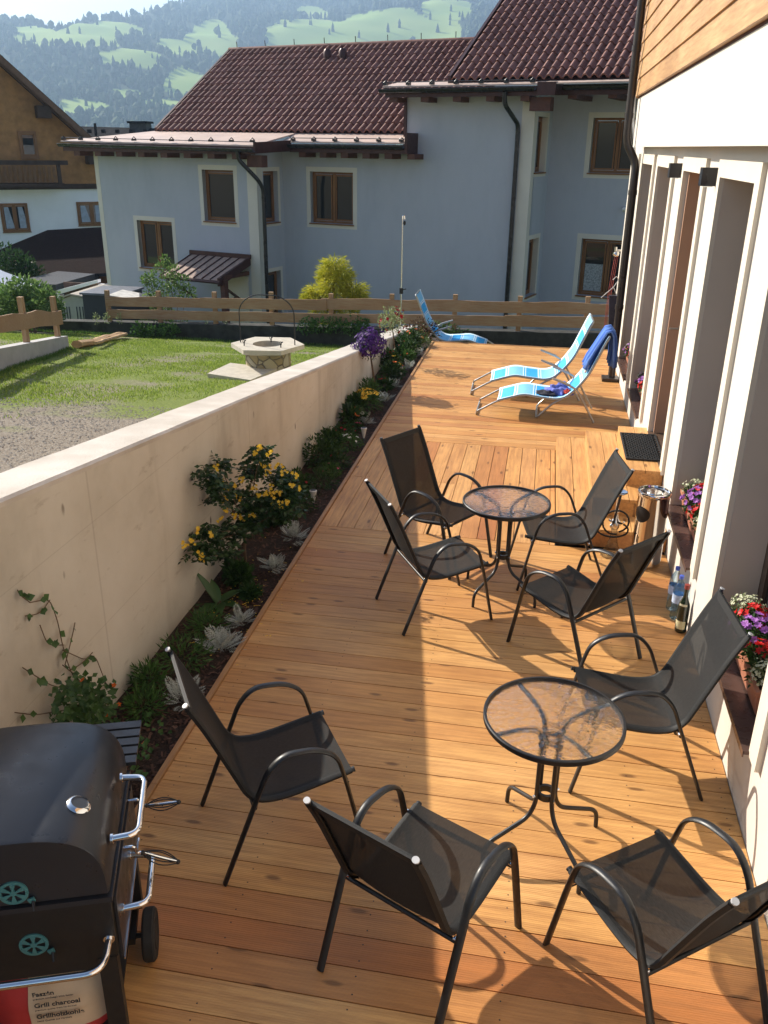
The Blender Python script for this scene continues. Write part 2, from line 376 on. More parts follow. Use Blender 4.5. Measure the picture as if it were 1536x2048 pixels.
# textilene mesh
m = NM('textilene'); tc = m.n('ShaderNodeTexCoord')
mp = m.n('ShaderNodeMapping'); mp.inputs['Scale'].default_value = (30, 260, 30); m.l(tc.outputs['Object'], mp.inputs[0])
f = m.noise(mp.outputs[0], 2.0, 2)
m.set(m.ramp(f, [(.3, (.007,.007,.0075)), (.7, (.023,.0225,.022))]), .8, 0, .25); m.bump(f, .3, .001)
tr = m.n('ShaderNodeBsdfTransparent'); tr.inputs[0].default_value = (1,1,1,1); mx = m.n('ShaderNodeMixShader'); mx.inputs[0].default_value = .045
m.l(m.p.outputs[0], mx.inputs[1]); m.l(tr.outputs[0], mx.inputs[2]); m.l(mx.outputs[0], m.out.inputs[0]); M['textil'] = m.m
# blue checked lounger fabric (along local x)
m = NM('blue_check_fabric'); tc = m.n('ShaderNodeTexCoord'); sx = m.n('ShaderNodeSeparateXYZ'); m.l(tc.outputs['UV'], sx.inputs[0])
def bands(sock, per, a, b):
    fr = m.math('FRACT', m.math('DIVIDE', sock, per)); return m.math('MULTIPLY', m.math('GREATER_THAN', fr, a), m.math('LESS_THAN', fr, b))
sky = (.035,.36,.74); pale = (.20,.52,.80); wh = (.74,.82,.86)
c = m.mix(bands(sx.outputs[0], .42, .0, .46), pale, sky)
for a, b in ((.0,.035), (.07,.10), (.46,.50), (.54,.57)): c = m.mix(m.math('MULTIPLY', bands(sx.outputs[0], .42, a, b), .8), c, wh)
for a, b in ((0,.10), (.90,1)): c = m.mix(m.math('MULTIPLY', bands(sx.outputs[1], 1.0, a, b), .7), c, wh)
m.set(c, .7, 0, .3); m.bump(m.noise(m.coords((1,1,1)), 300, 2), .2, .001); M['check'] = m.m
m = NM('blue_towel'); tc = m.n('ShaderNodeTexCoord'); sx = m.n('ShaderNodeSeparateXYZ'); m.l(tc.outputs['Object'], sx.inputs[0])
fr = m.math('FRACT', m.math('MULTIPLY', sx.outputs[1], 22.0))
c = m.ramp(fr, [(0, (.05,.12,.42)), (.4, (.11,.22,.58)), (.6, (.16,.30,.66)), (1, (.06,.12,.45))])
m.set(c, .95, 0, .1); m.bump(m.noise(tc.outputs['Object'], 200, 3), .7, .003); M['towel'] = m.m
M['towelw'] = simple('pale_towel_band', (.70,.62,.50), .95, bump=.5, bsc=200)
M['clothblue'] = simple('blue_clothes', (.13,.16,.50), .9, var=.5, sc=18, bump=.4, bsc=30, bd=.01)
M['clothred'] = simple('red_cloth', (.5,.05,.03), .9)
M['grill'] = simple('grill_enamel', (.028,.031,.038), .33, .25, var=.08, sc=6, bump=.08, bsc=200, bd=.001)
M['grilldark'] = simple('grill_dark_steel', (.016,.015,.014), .5, .2, var=.15, bump=.06, bsc=200, bd=.001)
m = NM('well_stonework'); vo = m.n('ShaderNodeTexVoronoi'); vo.feature = 'DISTANCE_TO_EDGE'; vo.inputs['Scale'].default_value = 6.5; co = m.coords(); m.l(co, vo.inputs['Vector'])
v2 = m.n('ShaderNodeTexVoronoi'); v2.inputs['Scale'].default_value = 6.5; m.l(co, v2.inputs['Vector'])
sep = m.n('ShaderNodeSeparateColor'); m.l(v2.outputs['Color'], sep.inputs[0])
st = m.ramp(sep.outputs[0], [(0, (.30,.24,.14)), (.5, (.46,.38,.22)), (1, (.40,.36,.28))])
e = m.ramp(vo.outputs['Distance'], [(.02, (0,0,0)), (.06, (1,1,1))]); m.set(m.mix(e, (.20,.17,.13), st), .9, 0, .3); m.bump(e, .8, .02); M['wellstone'] = m.m
# ================================================================== SETTING
DX0, DX1, DY0, DY1 = -1.70, 1.131, 0.3, 14.13
PW, GAP = .1475, .005
random.seed(11)
def planks(mb, ax, a0, a1, b0, b1, z=0.0, joints=(), th=.026):
    """boards along ax ('x': run in X, stacked in Y between b0..b1)"""
    p = b0
    while p < b1-.01:
        q = min(p+PW, b1); js = [a0]+[j for j in joints if a0 < j < a1 and rnd() < .5]+[a1]
        for i in range(len(js)-1):
            u0, u1 = js[i]+(.002 if i else 0), js[i+1]-.002
            if ax == 'x': mb.box(u0, u1, p+GAP/2, q-GAP/2, z-th, z+ru(-.0008,.0008))
            else: mb.box(p+GAP/2, q-GAP/2, u0, u1, z-th, z+ru(-.0008,.0008))
        p = q
mb = MB(); planks(mb, 'x', DX0, DX1, 6.50-PW*42, 6.50); planks(mb, 'x', DX0, DX1, 8.94, DY1)
tag(mb.build('deck', M['deckx']), kind='structure')
mb = MB(); planks(mb, 'y', 6.503, 8.937, DX0, .262, joints=(7.72,))
tag(mb.build('deck', M['decky']), kind='structure')
mb = MB(); mb.box(DX0-.02, DX1, DY0, DY1-.05, -.35, -.034)
tag(mb.build('deck_base', M['blackpl']), kind='structure')
mb = MB(); random.seed(55)
def screw(x, y):
    if rnd() < .12: return
    x += ru(-.003,.003); y += ru(-.003,.003); mb.v += [(x+.0036*math.cos(i*1.05), y+.0036*math.sin(i*1.05), .0012) for i in range(6)]; k = len(mb.v); mb.f.append(tuple(range(k-6, k)))
yy_ = 6.50-PW*42
while yy_ < DY1-.1:
    if 6.49 < yy_ < 8.9: yy_ = 8.94; continue
    for xx in (-1.62, -1.06, -.5, .06, .62, 1.08):
        for q in (.035, PW-.035): screw(xx, yy_+q)
    yy_ += PW
xx = -1.70
while xx < .2:
    for yq in (6.56, 7.15, 7.74, 8.33, 8.88):
        for q in (.035, PW-.035): screw(xx+q, yq)
    xx += PW
tag(mb.build('deck_screws', M['ink']), 'tiny dark screw heads in rows across the deck boards', 'screws', kind='stuff')
mb = MB()
y = .3
while y < DY1: mb.box(DX0-.034, DX0-.003, y+.003, min(y+2.9, DY1), -.14, .014); y += 2.9
mb.box(DX0-.03, DX1, DY1+.003, DY1+.033, -.22, .006)
tag(mb.build('kerb_strip', M['kerbw']), kind='structure')
# bed soil
mb = MB(); nx, ny = 8, 110; g = []
for j in range(ny+1):
    for i in range(nx+1):
        x = -2.26+(.53)*i/nx; y = .3+15.6*j/ny
        zz = -.055 + .02*noise.noise((x*4, y*4, 0)) + (.02 if i == 0 else 0) - max(0, y-14.1)*.13
        g.append((x, y, zz))
mb.add(g, [(j*(nx+1)+i, j*(nx+1)+i+1, (j+1)*(nx+1)+i+1, (j+1)*(nx+1)+i) for j in range(ny) for i in range(nx)])
tag(mb.build('flower_bed_soil', M['soil']), kind='structure')
mb = MB(); random.seed(5)
for i in range(9500):
    x = ru(-2.24, -1.745); y = .6+14.2*rnd()**1.35; z = -.05-max(0, y-14.1)*.13+ru(0, .022)
    a = ru(0, 6.28); L = ru(.012, .042); W = ru(.006, .018); d = Vector((math.cos(a), math.sin(a), ru(-.35,.35))); s = Vector((-math.sin(a), math.cos(a), ru(-.5,.5)))
    p = Vector((x, y, z)); mb.add([p-d*L/2-s*W/2, p+d*L/2-s*W/2*ru(.4,1), p+d*L/2+s*W/2, p-d*L/2+s*W/2*ru(.5,1)], [(0,1,2,3)])
tag(mb.build('bark_mulch', M['mulch']), 'dark bark mulch covering the soil of the narrow flower bed', 'mulch', kind='stuff')
mb = MB()
for i in range(130):
    x = ru(-2.1, -1.74) if rnd() < .93 else ru(-1.70, -1.5); y = 5.2+ru(-1,1)*ru(0,1.1); z = -.03 if x < -1.72 else .004
    for k in range(2): mb.leaf((x, y, z+.004), (ru(-1,1), ru(-1,1), .1), ru(.007,.013), .009, (0,0,1))
tag(mb.build('fallen_petals', M['fl_yellow']), 'small yellow petals fallen on the mulch below the yellow shrub', 'petals', kind='stuff')
# ---- boundary wall
WX = -2.25
def wtop(Y): return 1.932-.1284*Y
mb = MB(); Y0, Y1 = -.5, 16.2
mb.prism([(WX, Y0, -.6), (WX, Y1, -1.1), (WX, Y1, wtop(Y1)-.012), (WX, Y0, wtop(Y0)-.012)], (-.30, 0, 0))
bw = thing('boundary_wall', 'long pale concrete wall sloping down beside the flower bed', 'wall', (WX, 7, 0))
o = mb.build('wall_body', M['wall'], bw, origin=(WX, 7, 0))
mb = MB(); seg = 90
for side in (0,):
    vs = []; fs = []
    for i in range(seg+1):
        y = Y0+(Y1-Y0)*i/seg; z = wtop(y); j = .004*noise.noise((y*3, 0, 0))
        vs += [(WX+.0, y, z-.035), (WX-.0+j, y, z-.012), (WX-.014+j, y, z), (WX-.286, y, z+j), (WX-.30, y, z-.012)]
    for i in range(seg):
        for k in range(4): a = i*5+k; fs.append((a, a+5, a+6, a+1))
    mb.add([(x+(.003 if k % 5 in (0,1) else 0), y, z) for k, (x, y, z) in enumerate(vs)], fs)
mb.build('wall_coping', M['coping'], bw, origin=(WX, 7, 0))
# ---- lawn
def lz(x, y): return 1.532-.135*y-max(0, y-13.5)*.018+.03*noise.noise((x*.9, y*.9, 3))
mb = MB(); nx, ny = 90, 110; vs = []
for j in range(ny+1):
    for i in range(nx+1):
        x = -13.5+(11.0)*i/nx; y = -1+18.2*j/ny; vs.append((x, y, lz(x, y)))
mb.add(vs, [(j*(nx+1)+i, j*(nx+1)+i+1, (j+1)*(nx+1)+i+1, (j+1)*(nx+1)+i) for j in range(ny) for i in range(nx)])
tag(mb.build('lawn', M['lawn'], smooth=80), kind='structure')
mb = MB(); mb.add([(-13.5, -1, -1.2), (-2.5, -1, -1.2), (-2.5, 17.2, -2.2), (-13.5, 17.2, -2.2)], [(0,1,2,3)])
mb = MB(); mb.box(-2.24, 3.5, 14.14, 17.1, -1.2, -.36); 
vs = [(-2.24, 14.17, -.33), (1.3, 14.17, -.33), (1.3, 17.1, -.72), (-2.24, 17.1, -.72)]
mb = MB(); mb.add(vs, [(0,1,2,3)]); tag(mb.build('yard_strip', M['lawn']), kind='structure')
def grassy(x, y):
    v = 1.25*noise.noise((x*.55, y*.55, 9))+.7*noise.noise((x*1.7, y*1.7, 4))-.12
    return v + min(.62, (y-7.4)*.45)
random.seed(3)
mb = MB(); n = 0
while n < 62000:
    y = 6.3+10.85*rnd(); x = -2.6-(10.6)*rnd()
    if x < -.62*y-1.2: continue
    gv = grassy(x, y)
    if rnd() > (gv-.02)*1.5: continue
    n += 1; h = ru(.018, .05)*(1.25 if gv > .9 else .8); a = ru(0, 6.28); z = lz(x, y)-.004
    dx, dy = math.cos(a)*.007, math.sin(a)*.007; lx, ly = ru(-.5,.5)*h, ru(-.5,.5)*h
    k = len(mb.v); mb.v += [(x-dx, y-dy, z), (x+dx, y+dy, z), (x+lx, y+ly, z+h)]; mb.f.append((k, k+1, k+2))
tag(mb.build('lawn_grass', M['grass']), 'patchy short green grass covering the sloping lawn', 'grass', kind='stuff')
mb = MB()
for i in range(9000):
    y = 3.2+5.0*rnd(); x = -2.6-5*rnd()
    if x < -.62*y-1.5: continue
    s = ru(.004, .012); z = lz(x, y)+s*.2
    mb.add([(x-s, y-s*ru(.3,1), z), (x+s*ru(.5,1), y-s, z), (x+s, y+s*ru(.4,1), z), (x-s*ru(.4,1), y+s, z), (x, y, z+s*.8)], [(0,1,4), (1,2,4), (2,3,4), (3,0,4)])
tag(mb.build('path_gravel', M['gravelst']), 'loose grey gravel on the bare ground behind the wall', 'gravel', kind='stuff')
# ---- terrain: valley floor and the far mountainside
def hb(b, r):
    if r < 45: z = -3.3
    elif r < 640: z = -3.3+(r-45)/595*(-36)
    else: z = -39.3+(r-640)*.2255
    t = max(0, min(1, (b+34)/14)); cap = 2750*(.100+.012*math.sin(b*.9+1)+.0*t) if b < -27 else 2750*(.112+max(0, min(.09, (b+27)*.0085)))
    if b < -27: cap = 2750*(.1035+.006*noise.noise((b*.9, 0, 0)))
    k = max(0, min(1, (r-700)/500))
    z += k*26*noise.noise((math.sin(R(b))*r/260, math.cos(R(b))*r/260, 1.5)) + k*9*noise.noise((math.sin(R(b))*r/90, math.cos(R(b))*r/90, 7))
    pts = [(-40, .108), (-31.6, .1065), (-30, .104), (-28.8, .0995), (-27.5, .108), (-25, .1145), (-23, .121), (-21.7, .130), (-19, .142), (-14, .156), (10, .156)]
    ct = .156
    for i in range(len(pts)-1):
        if pts[i][0] <= b <= pts[i+1][0]: ct = pts[i][1]+(pts[i+1][1]-pts[i][1])*(b-pts[i][0])/(pts[i+1][0]-pts[i][0])
    if r > 700 and z > r*ct: rc = 183.6/(.2255-ct); z = r*ct-max(0, r-rc)*.12+3*noise.noise((b*3, r*.01, 5))
    return z
MEAD = [(215,60,80,13),(140,87,90,14),(420,67,48,20),(358,88,38,12),(283,120,44,10),(225,123,28,6),(375,152,44,17),(154,200,58,13),(335,190,48,11),
 (592,62,55,18),(625,14,30,6),(760,60,115,20),(636,50,45,12),(896,27,55,15),(873,64,45,17),(645,84,60,11),(760,86,140,9),(100,232,60,8),(520,95,40,12),(250,168,30,6),(470,110,30,9),(60,60,40,8)]
def px2br(x, y):
    d = ray(x, y); b = math.degrees(math.atan2(d.x, d.y)); t = d.z/math.hypot(d.x, d.y)
    return b, (-39.3-640*.2255-CH)/(t-.2255)
MB_ = []
for cx, cy, rx, ry in MEAD:
    b, r = px2br(cx, cy); r0 = px2br(cx, cy+ry)[1]; r1 = px2br(cx, cy-ry)[1]; b1 = px2br(cx+rx, cy)[0]
    MB_.append((b, math.log(r), b1-b, max(.02, math.log(r1/r0)/2*1.35)))
def meadow(b, r):
    lr = math.log(r); w1 = .28*noise.noise((b*.8, lr*9, 2))+.15*noise.noise((b*3, lr*30, 5)); s = -9
    for mb_, ml, sb, sr in MB_: s = max(s, 1-((b-mb_)/sb)**2-((lr-ml)/sr)**2)
    return s+w1*2.3 > -.22
NB, NR = 640, 190; bs = [-36+38*i/NB for i in range(NB+1)]
bs = [-75, -65, -55, -48, -42, -38]+bs+[4, 8, 14, 22, 34, 50, 70]
rs = [3, 20, 45, 120, 300, 500, 640]+[640*(3300/640)**(i/NR) for i in range(1, NR+1)]
vs = []; att = []
for r in rs:
    for b in bs:
        vs.append((math.sin(R(b))*r, math.cos(R(b))*r, hb(b, r))); att.append(1.0 if r > 640 and meadow(b, r) else (.6 if r <= 640 else 0.0))
nb = len(bs); fs = [(j*nb+i, j*nb+i+1, (j+1)*nb+i+1, (j+1)*nb+i) for j in range(len(rs)-1) for i in range(nb-1)]
mb = MB(); mb.v = vs; mb.f = fs
m = NM('hillside'); at_ = m.n('ShaderNodeAttribute'); at_.attribute_name = 'meadow'
gr = m.mix(m.noise(m.coords(), .012, 4), (.20,.34,.06), (.36,.42,.12)); fo = m.mix(m.noise(m.coords(), .05, 4), (.018,.035,.014), (.045,.07,.025))
m.set(m.mix(at_.outputs['Fac'], fo, gr), .95, 0, .1)
ob = mb.build('mountainside', m.m, smooth=80); a = ob.data.attributes.new('meadow', 'FLOAT', 'POINT'); a.data.foreach_set('value', att)
tag(ob, kind='structure')
random.seed(21)
fv = []; ff = []; cnt = 0
def far_tree(x, y, z, h, con):
    k = len(fv); n = 6
    if con:
        for zz, rr in ((0, .0), (.08, .20), (.5, .13), (.5, .17), (1, .0)):
            for j in range(n): a = j*1.047+ru(-.2,.2); q = rr*ru(.8,1.2); fv.append((x+math.cos(a)*q*h, y+math.sin(a)*q*h, z+zz*h))
    else:
        for zz, rr in ((0, .05), (.25, .34), (.6, .42), (.88, .25), (1, .03)):
            for j in range(n): a = j*1.047+ru(-.2,.2); q = rr*ru(.75,1.2); fv.append((x+math.cos(a)*q*h, y+math.sin(a)*q*h, z+zz*h*ru(.93,1.05)))
    for i in range(4):
        for j in range(n): ff.append((k+i*n+j, k+i*n+(j+1)%n, k+(i+1)*n+(j+1)%n, k+(i+1)*n+j))
while cnt < 15000:
    b = ru(-35, 0.5); r = 700+2000*rnd()**1.25
    md = meadow(b, r)
    clump = noise.noise((b*1.5, math.log(r)*14, 8))
    if md and rnd() > (.015 if clump < .25 else .12): continue
    x, y = math.sin(R(b))*r, math.cos(R(b))*r
    far_tree(x, y, hb(b, r)-1, ru(6, 13)*(1 if r < 1500 else 1.2), rnd() < (.75 if clump > -.1 else .35)); cnt += 1
mb = MB(); mb.v = fv; mb.f = ff
tag(mb.build('mountain_forest', leafmat('far_forest', (.018,.04,.014), (.06,.10,.03), .9, 0)), 'hazy forest of firs and broadleaf trees across the far mountainside', 'forest', kind='stuff')
# farmhouse and single trees out on the meadows
def hillpt(x, y): b, r = px2br(x, y); return Vector((math.sin(R(b))*r, math.cos(R(b))*r, hb(b, r))), r
p, r = hillpt(768, 84); s = r/1879
t = thing('farmhouse', 'tiny dark farmhouse on the meadow high above the tiled roof', 'house', p)
mb = MB(); mb.box(-8*s, 8*s, -5*s, 5*s, -2*s, 5*s); mb.build('wall', M['wood_vdark'], t)
mb = MB(); mb.prism([(-9*s, -6.5*s, 5*s), (-9*s, 6.5*s, 5*s), (-9*s, 0, 10*s)], (18*s, 0, 0)); mb.build('roof', M['slate'], t)
# ---- blue house (frame: U to the right, V away from the camera, turned 17 degrees)
HA = R(17); HU = Vector((math.cos(HA), -math.sin(HA), 0)); HV = Vector((math.sin(HA), math.cos(HA), 0))
HM = Matrix(((HU.x, HV.x, 0), (HU.y, HV.y, 0), (0, 0, 1)))
VR, VMID, VL = 22.3, 20.906, 19.685; U1, U2, UL, UR = -6.93, -13.85, -19.38, -2.6
house = thing('blue_house', 'blue-grey rendered house with dark red tiled roofs and brown-framed windows', 'house', (0, 0, 0), -HA)
hs = house
def wallmb(mb, axis, c, a0, a1, z0, z1, holes, th=.3, sgn=1):
    """wall slab with rectangular holes. axis 'v': plane V=c spanning U a0..a1; 'u': plane U=c spanning V"""
    xs = sorted(set([a0, a1]+[h[0] for h in holes]+[h[1] for h in holes])); zs = sorted(set([z0, z1]+[h[2] for h in holes]+[h[3] for h in holes]))
    for i in range(len(xs)-1):
        for j in range(len(zs)-1):
            x, z = (xs[i]+xs[i+1])/2, (zs[j]+zs[j+1])/2
            if any(h[0] < x < h[1] and h[2] < z < h[3] for h in holes): continue
            if axis == 'v': mb.box(xs[i], xs[i+1], c, c+th, zs[j], zs[j+1])
            else: mb.box(c-th*sgn if sgn > 0 else c, c if sgn > 0 else c+th, xs[i], xs[i+1], zs[j], zs[j+1])
WINV = [ # plane V, u0,u1,z0,z1
 (VL, -15.60, -14.58, 1.03, 2.32, 1), (VL, -18.02, -16.76, -.35, .94, 2), (VMID, -12.99, -11.69, 1.03, 2.31, 2),
 (VR, -5.93, -4.72, 2.42, 3.63, 2), (VR, -5.93, -4.62, -.49, .89, 2)]
WINU = [ # plane U, v0,v1,z0,z1
 (U1, 21.15, 21.95, 2.42, 3.63), (U1, 21.15, 21.95, -.49, .89), (U2, 19.95, 20.65, 1.03, 2.31), (U2, 19.95, 20.65, -1.5, -.25)]
mb = MB()
wallmb(mb, 'v', VL, UL, U2, -3.3, 2.75, [w_[1:5] for w_ in WINV if w_[0] == VL])
wallmb(mb, 'u', U2, VL+.3, VMID, -3.3, 2.85, [w_[1:5] for w_ in WINU if w_[0] == U2])
wallmb(mb, 'v', VMID, U2-.3, -10.22, -3.3, 2.95, [w_[1:5] for w_ in WINV if w_[0] == VMID])
wallmb(mb, 'v', VMID, -10.22, U1, -3.3, 4.2, [])
wallmb(mb, 'u', U1, VMID+.3, VR, -3.3, 4.25, [w_[1:5] for w_ in WINU if w_[0] == U1])
wallmb(mb, 'v', VR, U1-.3, UR, -3.3, 4.36, [w_[1:5] for w_ in WINV if w_[0] == VR])
mb.box(-10.22, -9.92, VMID+.3, 28, 2.9, 4.2); mb.box(UL, UL+.3, VL+.3, 27, -3.3, 2.75); mb.box(UR-.3, UR, VR+.3, 29, -3.3, 4.36)
mb.box(UL, UR, 28, 28.3, -3.3, 2.7)
mb.build('wall', M['bluerender'], hs)
mb = MB()
for u, v, z0, z1 in ((UL-.006, VL, -3.3, 2.70), (U2-.30, VL, -3.3, 2.68), (U1-.30, VMID, -3.3, 4.16)):
    mb.box(u, u+.15 if u < -19 else u+.306, v-.006, v+.12, z0, z1)
mb.box(U2-.05, U2+.007, VL+.001, VL+.20, -3.3, 2.68); mb.box(U1-.05, U1+.007, VMID+.001, VMID+.22, -3.3, 4.16)
split_build(mb, 'corner_trim', M['trim'], hs)
def window(par, P, T, N, w_, h, sashes, tilt=0, fr=.12, glass=None, sillm=None, name='window', trim=True, trimm=None, depth=.14, fw=.055):
    """P lower-left corner in parent space, T along the wall, N out of the wall"""
    P = Vector(P); T = Vector(T); N = Vector(N); Z = Vector((0, 0, 1))
    MT = Matrix((( T.x, N.x, Z.x, P.x), (T.y, N.y, Z.y, P.y), (T.z, N.z, Z.z, P.z), (0, 0, 0, 1)))
    wd = MB(); g = -depth
    wd.box(.0, fw, g-.05, g, 0, h, MT); wd.box(w_-fw, w_, g-.05, g, 0, h, MT); wd.box(fw, w_-fw, g-.05, g, 0, fw, MT); wd.box(fw, w_-fw, g-.05, g, h-fw, h, MT)
    for k in range(1, sashes): x = w_*k/sashes; wd.box(x-fw*.6, x+fw*.6, g-.05, g+.004, fw, h-fw, MT)
    ob = wd.build(name, M['winwood'], par)
    sw = (w_-2*fw)/sashes
    s_ = MB()
    for k in range(sashes):
        x0 = fw+sw*k+(.05 if k else .012); x1 = fw+sw*(k+1)-(.05 if k < sashes-1 else .012)
        for a in ((x0, x0+.035, fw+.01, h-fw-.01), (x1-.035, x1, fw+.01, h-fw-.01)): s_.box(a[0], a[1], g-.04, g+.012, a[2], a[3], MT)
        s_.box(x0+.035, x1-.035, g-.04, g+.012, fw+.01, fw+.05, MT); s_.box(x0+.035, x1-.035, g-.04, g+.012, h-fw-.05, h-fw-.01, MT)
    s_.build('sash', M['winwood'], ob)
    p_ = MB()
    for k in range(sashes):
        x0 = fw+sw*k+.03; x1 = fw+sw*(k+1)-.03; p_.box(x0, x1, g-.03, g-.018, fw+.04, h-fw-.04, MT)
    p_.build('pane', M['pane'], ob)
    sl_ = MB(); sl_.box(-.03, w_+.03, g+.013, .045, -.035, -.004, MT); sl_.build('sill', sillm or M['winwood'], ob)
    if trim:
        t_ = MB(); q = .004; f2 = fr
        t_.box(-f2, 0, -depth-.05, q, -f2, h+f2, MT); t_.box(w_, w_+f2, -depth-.05, q, -f2, h+f2, MT)
        t_.box(0, w_, -depth-.05, q, h, h+f2, MT); t_.box(0, w_, -depth-.05, q, -f2, -.037, MT)
        t_.build('frame', trimm or M['trim'], ob)
    return ob
for v, a, b, z0, z1, s in WINV: window(hs, (a, v, z0), (1,0,0), (0,-1,0), b-a, z1-z0, s)
mb = MB(); mb.box(-5.82, -5.36, VR+.145, VR+.150, -.38, .28); mb.build('curtain', simple('lace_curtain', (.30,.32,.33), .8, var=.5, sc=25), hs)
for u, a, b, z0, z1 in WINU: window(hs, (u, a, z0), (0,1,0), (1,0,0), b-a, z1-z0, 1, fr=.10)
# front door below the canopy
mb = MB(); mb.box(-15.05, -14.25, VL-.03, VL-.005, -2.9, -.35); mb.build('door', M['trim'], hs)
mb = MB(); mb.prism([(-14.82, VL-.045, -1.05), (-14.68, VL-.045, -1.2), (-14.54, VL-.045, -1.05), (-14.68, VL-.045, -.85)], (0, .012, 0)); mb.build('door_window', M['pane'], hs)
# pantile roofs
def tiles(u0, u1, v0, z0, pitch, rows, name='roof', wave=.205, row=.34, left=lambda s: 0, par=None):
    mb = MB(); cp, sp = math.cos(pitch), math.sin(pitch); n = int((u1-u0)/wave)
    prof = [(0, 0), (.12, .034), (.26, .064), (.42, .074), (.56, .062), (.68, .020), (.84, -.006), (1.0, 0)]
    for r in range(rows):
        for c in range(n):
            if u0+c*wave < u0+left(r*row): continue
            k = len(mb.v); j = ru(-.004, .004)
            for s, lift in ((r*row-.03, .030+j), ((r+1)*row, .0)):
                for a, hgt in prof:
                    h = hgt+lift; u = u0+(c+a)*wave
                    mb.v.append((u, v0+s*cp-h*sp, z0+s*sp+h*cp))
            for a in range(7): mb.f.append((k+a, k+a+1, k+8+a+1, k+8+a))
            # butt end of the tile
            k2 = len(mb.v); s = r*row-.03
            for a, hgt in prof: h = hgt+.004+j-.012; mb.v.append((u0+(c+a)*wave, v0+s*cp-h*sp, z0+s*sp+h*cp))
            for a in range(7): mb.f.append((k2+a, k2+a+1, k+a+1, k+a))
    return mb.build(name, M['tile'], par or hs, smooth=35)
random.seed(2)
P32 = R(32)
lr_ = tiles(-18.22, -8.75, 21.1, 3.27, P32, 13)
ur_ = tiles(-8.93, -2.2, 20.7, 4.39, P32, 24)
mb = MB() # decks below the tiles
def slope(u0, u1, v0, z0, L, th=.12, off=-.02, M_=None):
    c, s = math.cos(P32), math.sin(P32)
    a = Vector((u0, v0-off*s, z0+off*c)); b = a+Vector((0, L*c, L*s)); q = Vector((0, th*s, -th*c))
    mb.prism([a, b, b+q, a+q], (u1-u0, 0, 0))
slope(-18.25, -8.8, 21.1, 3.27, 4.45); slope(-8.97, -2.2, 20.7, 4.39, 8.2); mb.build('roof_deck', M['flash'], hs)
mb = MB(); c, s = math.cos(P32), math.sin(P32)
for u0, v0, z0, L in ((-18.30, 21.1, 3.27, 4.45), (-9.02, 20.7, 4.39, 8.2)):
    mb.prism([(u0, v0-.02, z0-.1), (u0, v0-.02, z0+.09), (u0, v0+L*c, z0+L*s+.09), (u0, v0+L*c, z0+L*s-.1)], (.07, 0, 0))
split_build(mb, 'verge_board', M['flash'], hs)
mb = MB()
mb.tube([(-18.3, 21.1+4.42*c, 3.27+4.42*s+.02), (-8.9, 21.1+4.42*c, 3.27+4.42*s+.02)], .085, 10); mb.build('ridge_cap', M['tile'], hs, smooth=50)
mb = MB()
for k in range(9): u = -18.0+k*1.05; mb.tube([(u, 21.1+4.42*c, 3.27+4.42*s+.08), (u+.02, 21.05+4.42*c, 3.4+4.42*s+.12)], .012, 5)
for r_ in range(3, 13, 3):
    for k in range(14): u = -17.9+k*.68+(r_%2)*.3; v = 21.1+r_*.34*c; z = 3.27+r_*.34*s; mb.tube([(u, v, z+.05), (u, v-.01, z+.14)], .008, 4)
for r_ in range(2, 24, 3):
    for k in range(10): u = -8.7+k*.68+(r_%2)*.3; v = 20.7+r_*.34*c; z = 4.39+r_*.34*s; mb.tube([(u, v, z+.05), (u, v-.01, z+.14)], .008, 4)
split_build(mb, 'snow_hook', M['gutter'], hs)
for u in (-14.37, -13.86):
    mb = MB(); mb.lathe([(.10, 5.02), (.10, 5.30), (.12, 5.30), (.12, 5.42), (.07, 5.50), (0, 5.50)], (u, 24.2, 0), 12); mb.build('vent_pipe', M['flash'], hs, smooth=40)
# low metal roof strips, gutters, fascia
mb = MB()
mb.prism([(-18.3, 21.2, 3.28), (-14.0, 21.2, 3.26), (-13.5, 21.2, 3.26), (-13.5, 19.10, 2.93), (-19.98, 19.10, 2.98), (-19.98, 21.2, 3.14)], (0, 0, -.03))
mb.prism([(-13.5, 20.33, 3.03), (-13.5, 21.2, 3.26), (-9.9, 21.2, 3.26), (-9.9, 20.33, 3.03)], (0, 0, -.03))
mb.prism([(-19.98, 21.2, 3.14), (-18.3, 21.2, 3.28), (-18.3, 27, 3.28), (-19.98, 27, 3.14)], (0, 0, -.03))
mb.prism([(-10.55, 20.32, 4.26), (-10.55, 21.2, 4.40), (-8.9, 21.2, 4.42), (-6.6, 21.2, 4.42), (-6.6, 20.32, 4.26)], (0, 0, -.03))
mb.prism([(-6.6, 20.32, 4.27), (-6.6, 21.2, 4.42), (-2.2, 21.2, 4.42), (-2.2, 20.42, 4.30)], (0, 0, -.03))
split_build(mb, 'metal_roof', M['redmetal'], hs)
GUT = [((-20.0, 19.05, 2.90), (-13.45, 19.05, 2.84)), ((-13.25, 20.28, 2.95), (-9.95, 20.28, 2.95)), ((-10.6, 20.27, 4.18), (-6.75, 20.27, 4.18)), ((-6.45, 20.8, 4.22), (-2.2, 20.8, 4.22))]
